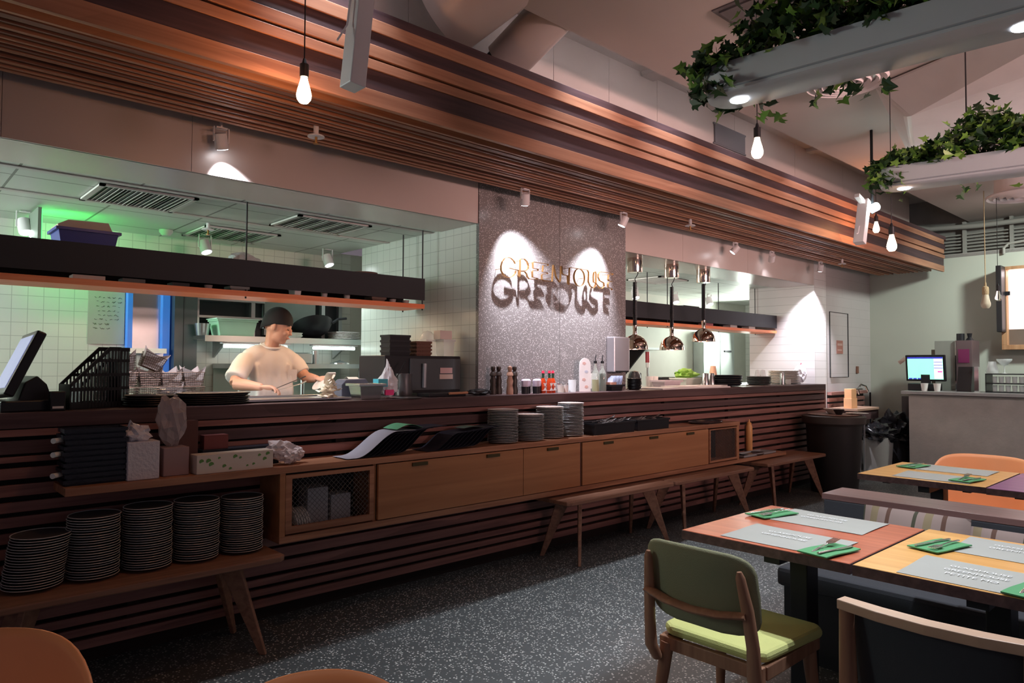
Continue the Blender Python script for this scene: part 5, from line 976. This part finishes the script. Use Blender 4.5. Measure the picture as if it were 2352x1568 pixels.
setting((4.66, 1.36), 0, 'rear table near', (4.64, 1.20, -.15), True, []); setting((5.06, 1.37), 0, 'rear table far', (5.02, 1.60, PI-.2), False, [])
REN = {'grey printed front': 'on the reddish table beside the green chair', 'grey printed rear': 'on the reddish table by the banquette', 'near edge grey printed': 'on the golden table nearest the viewer', 'far edge grey printed': 'on the golden table by the striped cushions', 'rear table near': 'on the rear golden table, near side', 'rear table far': 'on the rear golden table by the orange chair'}
NM = {'placemat': 'grey printed paper placemat', 'cloth_napkin': 'folded green napkin', 'fork': 'steel fork laid on a green napkin', 'knife': 'steel knife laid on a green napkin'}
for o in C.objects:
    lb = o.get('label')
    if lb and lb.split()[0] in ('grey','near','far','rear'):
        for a, b in REN.items():
            if lb.startswith(a): o['label'] = NM[o.name.split('.')[0]] + ' ' + b
# banquette
bq = thing('banquette', 'low charcoal banquette with a purple-brown wooden shelf along its back', 'bench', (3.22, -.9, 0))
obj('seat_cushion', G().bx(0, .50, 0, 2.53, .36, .45), FABD, bq, bevel=.02); obj('seat_base', G().bx(.04, .53, .02, 2.51, .08, .36), BLACK, bq); obj('plinth', G().bx(.10, .53, .05, 2.48, 0, .08), BLACK, bq)
obj('back_panel', G().bx(.53, .60, 0, 2.53, .0, .70), FABD, bq, bevel=.006); obj('back_panel', G().bx(.68, .75, 0, 2.53, .0, .70), FABD, bq, bevel=.006); obj('end_panel', G().bx(.60, .68, 2.48, 2.53, 0, .70), FABD, bq)
obj('back_shelf', G().bx(.53, .79, -.0, 2.54, .70, .73), wood('shelf_purple', (.14, .075, .07), (.24, .13, .12), 1, 1.8, .3), bq, bevel=.002)
obj('rear_seat', G().bx(.76, 1.18, 0, 2.53, .36, .44), mat('brown_leather', (.10, .075, .055), .5), bq, bevel=.02); obj('rear_base', G().bx(.76, 1.12, .02, 2.5, 0, .36), BLACK, bq)
def cushion(loc, w, h, m, label, rz=0):
    g = G().grid(lambda u, v: Vector((.055*math.sin(PI*u)**.6*math.sin(PI*v)**.6, (u-.5)*w, v*h)), 20, 16); g.grid(lambda u, v: Vector((-.055*math.sin(PI*u)**.6*math.sin(PI*v)**.6, (u-.5)*w, v*h)), 20, 16)
    bmesh.ops.remove_doubles(g.b, verts=g.b.verts, dist=.0005); return single('cushion', g, m, label, 'cushion', loc, 'striped cushions', rot=(0, math.radians(14), rz), smooth=True)
def stripes(name, cols, sc_):
    m = bpy.data.materials.new(name); m.use_nodes = True; nt = m.node_tree; b = nt.nodes['Principled BSDF']; b.inputs['Roughness'].default_value = .9
    tc = nt.nodes.new('ShaderNodeTexCoord'); wv = nt.nodes.new('ShaderNodeSeparateXYZ'); mm = nt.nodes.new('ShaderNodeMath'); mm.operation = 'MULTIPLY'; mm.inputs[1].default_value = sc_; fr = nt.nodes.new('ShaderNodeMath'); fr.operation = 'FRACT'
    r = nt.nodes.new('ShaderNodeValToRGB'); r.color_ramp.interpolation = 'CONSTANT'
    for i, (p, c) in enumerate(cols):
        e = r.color_ramp.elements[i] if i < 2 else r.color_ramp.elements.new(p); e.position = p; e.color = (*c, 1)
    nt.links.new(tc.outputs['Object'], wv.inputs[0]); nt.links.new(wv.outputs[1], mm.inputs[0]); nt.links.new(mm.outputs[0], fr.inputs[0]); nt.links.new(fr.outputs[0], r.inputs[0]); nt.links.new(r.outputs[0], b.inputs['Base Color']); return m
STR = stripes('cushion_stripes', [(0, (.27, .20, .18)), (.42, (.10, .05, .035)), (.50, (.27, .20, .18)), (.66, (.22, .17, .10)), (.80, (.27, .20, .18)), (.93, (.05, .05, .03))], 4.2)
cushion((3.62, 1.17, .452), .46, .27, STR, 'striped tan and brown cushion on the banquette, left of two'); cushion((3.625, .74, .452), .42, .24, STR, 'striped tan and brown cushion on the banquette, right of two')
# ================================================================ chairs
def green_chair(loc, rz, label):
    t = thing('dining_chair', label, 'chair', loc, rz)
    def back(u, v):   # u across, v up
        y = (u-.5)*.43; z = .515+.28*v; x = -.215 - .05*v - .045*(1-(2*u-1)**2)
        return Vector((x, y, z))
    g = G(); N = 26
    def outline(k, s):
        a = 2*PI*k/N; c, s_ = math.cos(a), math.sin(a); e = .42; u = .5+.5*s*abs(c)**e*(1 if c >= 0 else -1); v = .5+.5*s*abs(s_)**e*(1 if s_ >= 0 else -1); return u, v
    rings = []
    for off, s in [(-.013, .0), (-.013, .5), (-.013, .9), (-.009, .975), (0, 1.0), (.010, .975), (.014, .9), (.014, .5), (.014, 0)]:
        rings.append([g.b.verts.new(back(*outline(k, s)) + Vector((off, 0, 0))) for k in range(N)])
    for a, b in zip(rings, rings[1:]):
        for i in range(N): g.b.faces.new((a[i], a[(i+1) % N], b[(i+1) % N], b[i]))
    bmesh.ops.remove_doubles(g.b, verts=g.b.verts, dist=.0002)
    obj('backrest', g, FABG, t, smooth=True, ang=80)
    g = G().prism([(-.20, -.16), (-.17, -.20), (.19, -.225), (.225, -.19), (.225, .19), (.19, .225), (-.17, .20), (-.20, .16)], 'z', .425, .462); obj('seat', g, FABL, t, bevel=.014)
    obj('seat_frame', G().bx(-.205, -.18, -.20, .20, .375, .42).bx(.185, .21, -.205, .205, .375, .42).bx(-.18, .185, -.205, -.18, .375, .42).bx(-.18, .185, .18, .205, .375, .42), W_CHAIR, t, bevel=.003)
    for s in (-1, 1):
        obj('back_post', G().tube([(-.225, s*.195, .35), (-.255, s*.20, .40), (-.262, s*.20, .50), (-.278, s*.19, .62), (-.300, s*.178, .725), (-.303, s*.176, .745)], [.022, .025, .022, .021, .016, .008], 12, flat=.8), W_CHAIR, t, smooth=True)
        obj('leg', G().tube([(-.19, s*.175, .40), (-.20, s*.185, .30), (-.245, s*.215, 0)], [.026, .023, .013], 12), W_CHAIR, t, smooth=True)
        obj('leg', G().tube([(.18, s*.175, .40), (.185, s*.182, .30), (.215, s*.205, 0)], [.026, .023, .013], 12), W_CHAIR, t, smooth=True)
    obj('back_rail', G().tube([(-.285, -.19, .605), (-.303, -.10, .59), (-.308, 0, .585), (-.303, .10, .59), (-.285, .19, .605)], [.025]*5, 12, flat=.45), W_CHAIR, t, smooth=True)
    return t
green_chair((2.37, 1.345, 0), 0, 'wooden chair with olive padded back and lime green seat')
t = thing('armchair', 'dark-backed wooden chair with a pale curved top rail beside the golden table', 'chair', (2.36, .635, 0))
obj('top_rail', G().prism([(-.27, -.24), (-.30, -.12), (-.31, 0), (-.30, .12), (-.27, .24), (-.225, .235), (-.245, .12), (-.255, 0), (-.245, -.12), (-.225, -.235)], 'z', .70, .728), wood('pale_rail', (.50, .32, .22), (.62, .42, .30), 1, 2, .4), t, bevel=.003)
obj('back_panel', G().grid(lambda u, v: Vector((-.262+.05*(2*u-1)**2-.0+.04*(1-v), (u-.5)*.42, .45+.25*v)), 14, 4), FABD, t, solid=.02)
for s in (-1, 1):
    obj('back_leg', G().tube([(-.245, s*.222, .715), (-.235, s*.222, .45), (-.26, s*.232, 0)], [.020, .026, .014], 12), W_CHAIR, t, smooth=True); obj('leg', G().tube([(.18, s*.2, .42), (.21, s*.21, 0)], [.024, .013], 12), W_CHAIR, t, smooth=True)
obj('seat', G().bx(-.20, .22, -.215, .215, .42, .465), FABD, t, bevel=.015); obj('seat_rail', G().bx(-.21, .21, -.21, .21, .385, .42), W_CHAIR, t)
def shell_chair(loc, rz, label, top=.79, w=.30, e=5, dip=.62):
    t = thing('shell_chair', label, 'chair', loc, rz, 'orange shell chairs')
    def fn(u, v):
        a = (u-.5)*PI*.95; k = v; r = w*(.72+.28*k); hh = .44 + (top-.44)*k*(1-dip*abs(2*u-1)**e)
        x = -r*math.cos(a)*(.9); y = r*math.sin(a)*1.02; return Vector((x+.02, y, hh))
    obj('shell_back', G().grid(fn, 36, 14), ORNG, t, solid=.008, smooth=True)
    obj('shell_seat', G().lathe([(0, .425), (.14, .43), (w*.70, .447)], 36, sx=1.0), ORNG, t, solid=.008, smooth=True)
    for k in range(4):
        a = PI/4+k*PI/2; obj('leg', G().tube([(.08*math.cos(a), .08*math.sin(a), .425), (.25*math.cos(a), .25*math.sin(a), 0)], [.016, .011], 10), W_CHAIR, t, smooth=True)
shell_chair((5.42, 1.33, 0), PI, 'orange shell chair at the far side of the rear golden table', .80, .30)
shell_chair((.07, 1.80, 0), math.radians(-98), 'orange shell chair cropped at the lower left corner', .785, .33)
shell_chair((.555, 1.075, 0), math.radians(-118), 'orange shell chair rising just above the bottom edge', .812, .26, 2.4, .75)
# ================================================================ the nook and the bar
t = thing('round_drum_table', 'dark round drum table stacked with used plates at the right end of the counter', 'table', (8.05, 3.38, 0))
obj('drum_body', G().lathe([(0, 0), (.24, 0), (.27, .3), (.29, .74), (0, .74)], 36), mat('drum_dark', (.02, .018, .018), .5), t, smooth=True); obj('drum_rim', G().lathe([(.29, .74), (.33, .77), (.335, .84), (.32, .85), (0, .85)], 40), mat('drum_rim', (.06, .05, .045), .5), t, smooth=True)
single('wooden_tray', G().lathe([(0, 0), (.25, 0), (.27, .012), (0, .006)], 36), mat('plank_tray', (.30, .17, .12), .5), 'round wooden tray lying on the dark drum table', 'tray', (8.05, 3.38, .8505))
for x, y, r, m, lb in [(8.15, 3.42, .11, PORC, 'wide white bowl on the drum table'), (8.0, 3.30, .06, BLACK, 'small black pot on the drum table'), (8.25, 3.20, .12, PORC, 'white plate with scraps at the right of the drum table')]: single('used_dish', G().lathe([(0, 0), (r*.5, 0), (r, .055 if r < .115 else .012), (r*.95, .055 if r < .115 else .014), (r*.45, .005), (0, .005)], 28), m, lb, 'dish', (x, y, .863), 'used dishes on the drum table', smooth=True)
t = thing('hand_wash_sink', 'small wooden wash shelf with a chrome arched tap', 'sink', (9.66, 3.74, .83)); obj('wash_shelf', G().prism([(-.42, -.16), (.30, -.16), (.42, .0), (.42, .20), (-.42, .20)], 'z', 0, .03), mat('pale_plank', (.42, .26, .19), .45), t, bevel=.003); obj('cabinet', G().bx(-.38, .38, -.12, .19, -.12, 0), W_DARK, t)
obj('tap', G().tube([(-.10, .05, .03), (-.10, .05, .27)], .022, 12).tube([(-.10, .05, .26), (.02, .02, .27), (.10, -.02, .275)], .014, 10).tube([(.10, .02, .20), (.06, .02, .28), (.12, .0, .33), (.22, -.02, .31), (.27, -.03, .24)], .013, 10), CHROME, t, smooth=True)
single('wooden_towel_box', G().bx(-.09, .09, -.05, .05, 0, .13).bx(-.08, .08, -.045, .045, .13, .25), mat('peach_box', (.78, .42, .22), .6), 'orange-brown paper towel box beside the chrome tap', 'box', (9.38, 3.72, .8605), bevel=.003)
def bin_(loc, r, h, m, label, bag):
    t = thing('waste_bin', label, 'bin', loc, 0, 'waste bins by the bar'); obj('bin_body', G().lathe([(0, 0), (r*.8, 0), (r, h), (0, h)], 28), m, t, smooth=True)
    obj('bin_bag', crumple((r*1.15, r*1.1, bag), int(loc[1]*10), .4, 4, 3), BLKBAG, t, loc=(0, 0, h-bag*.9), smooth=True)
bin_((9.60, 3.48, 0), .19, .50, mat('grey_bin', (.30, .29, .28), .5), 'grey bin lined with a shiny black bag, left of the bar', .12); bin_((10.16, 3.50, 0), .20, .45, mat('dark_bin', (.05, .05, .06), .5), 'darker bin with a bulging black bag beside the bar', .22)
t = thing('steel_trolley', 'narrow steel trolley leg frame between the drum table and the grey bin', 'trolley', (9.0, 3.55, 0))
for x, y in ((-.1, -.1), (.1, -.1), (-.1, .1), (.1, .1)): obj('leg', G().cyl((x, y, 0), (x, y, .8), .012, n=10), CHROME, t)
obj('trolley_shelf', G().bx(-.12, .12, -.12, .12, .1, .12).bx(-.12, .12, -.12, .12, .76, .78), STEEL, t); obj('plates', G().lathe([(0, .12), (.09, .12), (.1, .5), (0, .5)], 20), mat('dim_plates', (.25, .25, .26), .4), t)
single('plastic_bag_bundle', crumple((.13, .12, .20), 77, .3), mat('grey_bag', (.22, .22, .26), .3), 'pale grey plastic bag slumped against the side of the bar', 'bag', (10.52, 3.58, 0))
single('wall_pipe', G().cyl((0, 0, 0), (0, 0, .75), .012, n=8), BLKM, 'thin black pipe running down the nook wall', 'pipe', (10.6, 3.93, .28)); t = thing('wall_notice', 'small reddish notice on the grey hatch door of the nook', 'notice', (9.79, 4.018, 1.66)); obj('card', G().bx(-.10, .10, -.004, 0, -.09, .09), mat('dull_red_card', (.36, .16, .13), .7), t); obj('print', G().bx(-.075, .075, -.0055, -.004, .02, .05).bx(-.075, .06, -.0055, -.004, -.05, -.03), mat('dull_pink', (.50, .32, .28), .7), t)
single('light_switch', G().bx(-.03, .03, -.02, 0, -.05, .05), mat('rust_box', (.22, .10, .07), .6), 'small rusty brown switch box right of the hatch door', 'switch', (10.36, 4.018, 1.35), bevel=.004)
CONC = mat('concrete_bar', (.46, .43, .41), .8, var=.22, vscale=5, bump=.15, bscale=30)
t = thing('bar_counter', 'grey concrete bar counter with a pale stone top', 'bar', (9.5, 0, 0)); obj('bar_front', G().bx(0, .5, -3, 3.07, 0, 1.055), CONC, t); obj('bar_top', G().bx(-.04, .56, -3, 3.145, 1.06, 1.10), mat('pale_stone', (.38, .37, .38), .35, var=.15, vscale=20), t, bevel=.004)
single('low_back_counter', G().bx(-.25, .3, -.21, .2, 0, 1.0), mat('dark_counter', (.06, .05, .05), .5), 'dark low cupboard in the corner behind the bar end', 'cabinet', (10.56, 3.22, 0))
t = thing('bar_monitor', 'till monitor on the bar showing a mint green order table', 'monitor', (9.82, 2.98, 1.10), 0)
M = Matrix.Translation((0, 0, .28)) @ Matrix.Rotation(math.radians(-6), 4, 'Y'); obj('housing', G().bx(-.0, .04, -.225, .225, -.165, .165, M), BLACK, t, bevel=.008); obj('base', G().bx(-.14, .10, -.16, .16, 0, .09), BLACK, t, bevel=.01); obj('neck', G().bx(.0, .05, -.05, .05, .08, .2), BLACK, t)
for nm, c, e, y0, y1, z0, z1 in [('screen', (.35, 1, .72), 1.0, -.20, .20, -.14, .14), ('side_column', (.85, .95, 1), .95, -.197, -.10, -.13, .12)]: obj(nm, G().bx(-.003 if nm == 'screen' else -.004, -.001, y0, y1, z0, z1, M), mat('lit_'+nm, c, .3, emis=c, es=e), t)
obj('title_bar', G().bx(-.004, -.002, -.20, .20, .12, .14, M), mat('lit_navy', (.05, .05, .5), .3, emis=(.05, .05, .6), es=.7), t)
g = G()
for k in range(5): g.bx(-.0045, -.002, .19-.05*k-.04, .19-.05*k, -.14, -.125, M)
for z in (.075, .035, -.0): g.bx(-.0055, -.003, -.197, -.10, z, z+.006, M)
obj('buttons', g, mat('lit_navy', (.05, .05, .5), .3), t); obj('pink_key', G().bx(-.0055, -.003, -.19, -.14, -.05, -.035, M), mat('lit_pink', (.8, .1, .5), .3, emis=(.8, .1, .5), es=.8), t)
single('tilted_card', G().bx(-.001, .001, -.05, .05, 0, .05), mat('pale_card', (.55, .42, .36), .8), 'pale card taped behind the top left corner of the monitor', 'card', (9.87, 3.245, 1.455), rot=(math.radians(-38), 0, 0))
for y, lb in [(2.93, 'white paper cup before the monitor, left of two'), (2.79, 'white paper cup before the monitor, right of two')]: single('white_cup', G().lathe([(0, 0), (.03, 0), (.042, .095), (.038, .095), (.027, .004), (0, .004)], 18), PORC, lb, 'cup', (9.62, y, 1.1005), 'white cups on the bar', smooth=True)
t = thing('coffee_machine', 'tall grey coffee machine with a black hopper lid', 'coffee machine', (10.25, 2.72, 1.0)); obj('side_housing', G().bx(-.12, .2, .0, .24, 0, .73), mat('machine_grey', (.30, .32, .29), .5), t, bevel=.005); obj('front_housing', G().bx(-.14, .18, -.18, -.005, 0, .73), mat('machine_brown', (.16, .11, .12), .35, .4), t, bevel=.005)
obj('chrome_edge', G().bx(-.145, -.12, -.005, .005, .0, .73), CHROME, t); obj('lid', G().cyl((0, -.02, .73), (0, -.02, .82), .045, n=18), BLACK, t); obj('hopper', G().lathe([(.0, .73), (.05, .73), (.02, .77), (.03, .82), (0, .82)], 16, c=(0, -.12, 0)), BLACK, t); obj('rear_box', G().bx(-.05, .15, .245, .30, 0, .62), mat('machine_dim', (.2, .18, .14), .5), t); obj('spout_panel', G().bx(-.148, -.14, -.15, -.03, .45, .62), mat('magenta_panel', (.20, .02, .10), .4), t)
single('base_cupboard', G().bx(-.3, .35, -2.2, .29, 0, .98), mat('dark_counter', (.06, .05, .05), .5), 'dark working cupboard behind the bar under the coffee machine', 'cabinet', (10.35, 2.7, 0))
t = thing('menu_rack', 'black slanted rack of menus on the bar', 'rack', (9.78, 2.52, 1.10)); obj('rack_body', G().prism([(-.07, 0), (.12, 0), (.12, .30), (.02, .30)], 'y', -.06, .09), BLACK, t); obj('chrome_bar', G().bx(-.02, .02, -.13, -.085, 0, .30), CHROME, t)
t = thing('glass_rack', 'dark tiered rack of glasses on the bar at the right edge', 'rack', (9.80, 1.95, 1.10))
for z in (0, .10, .21): obj('tier', G().bx(-.14, .14, -.5, .35, z, z+.012), BLACK, t)
for y in (-.5, .34): obj('post', G().bx(-.14, .14, y, y+.01, 0, .22), BLACK, t)
gl = None
for z, n in [(1.1125, 9), (1.2125, 9)]:
    for k in range(n):
        lc = (9.72, 2.22-.065*k, z)
        if gl is None: gl = single('tumbler', G().lathe([(0, 0), (.022, 0), (.027, .075), (.025, .075), (.020, .004), (0, .004)], 14), PCLEAR, 'clear tumbler in the lower tier of the bar rack', 'glass', lc, 'tumblers in the bar rack', smooth=True)
        else:
            o = gl.copy(); C.objects.link(o); o.location = lc; o['label'] = 'clear tumbler in the %s tier of the bar rack' % ('lower' if z < 1.2 else 'upper')
single('coupe_glass', G().lathe([(0, 0), (.04, 0), (.006, .01), (.005, .09), (.03, .10), (.075, .15), (.078, .17), (.07, .15), (.0, .105)], 22), mat('frosted_glass', (.8, .85, .85), .2, alpha=.6), 'wide stemmed coupe glass standing on the bar rack', 'glass', (9.80, 2.14, 1.323), smooth=True)
single('glass_jug', G().lathe([(0, 0), (.06, 0), (.065, .03), (.045, .10), (.04, .14), (.036, .14), (.05, .03), (0, .01)], 20), PCLEAR, 'rounded glass jug left of the coupe glass', 'jug', (9.80, 2.32, 1.323) if 0 else (9.80, 2.26, 1.323), smooth=True)
t = thing('wall_display_cabinet', 'lit wooden framed display cabinet on the right wall', 'display', (10.86, 1.9, 1.68)); FRW = wood('frame_wood', (.40, .20, .10), (.52, .30, .17), 2, 2, .5)
obj('cabinet_frame', G().bx(-.16, 0, .40, .46, 0, .96).bx(-.16, 0, -1.2, .46, -.06, 0).bx(-.16, 0, -1.2, .46, .96, 1.0), FRW, t, bevel=.003); obj('lit_panel', G().bx(-.06, -.05, -1.2, .40, .0, .96), mat('lit_poster', (.8, .6, .58), .6, emis=(1, .78, .76), es=.8), t)
obj('landscape_print', G().bx(-.065, -.0605, -1.2, .40, .0, .20), mat('brown_print', (.16, .12, .10), .7), t); obj('lit_strip', G().bx(-.10, -.066, -1.2, .38, .88, .95), mat('lit_strip', (1, .95, .95), .3, emis=(1, .92, .95), es=5), t); obj('catch', G().bx(-.175, -.16, .36, .44, .63, .68), BLACK, t)
lamp('SPOT', 'display_lamp', (10.5, 1.5, 2.62), 12, (1, .9, .92), .05, (10.8, 1.6, 1.9), 120, 1)
t = thing('wall_screen', 'black screen seen edge-on beside the lit display cabinet', 'screen', (10.55, 2.34, 1.84)); obj('panel', G().bx(-.04, .30, -.03, .03, 0, .84), BLACK, t, bevel=.006)
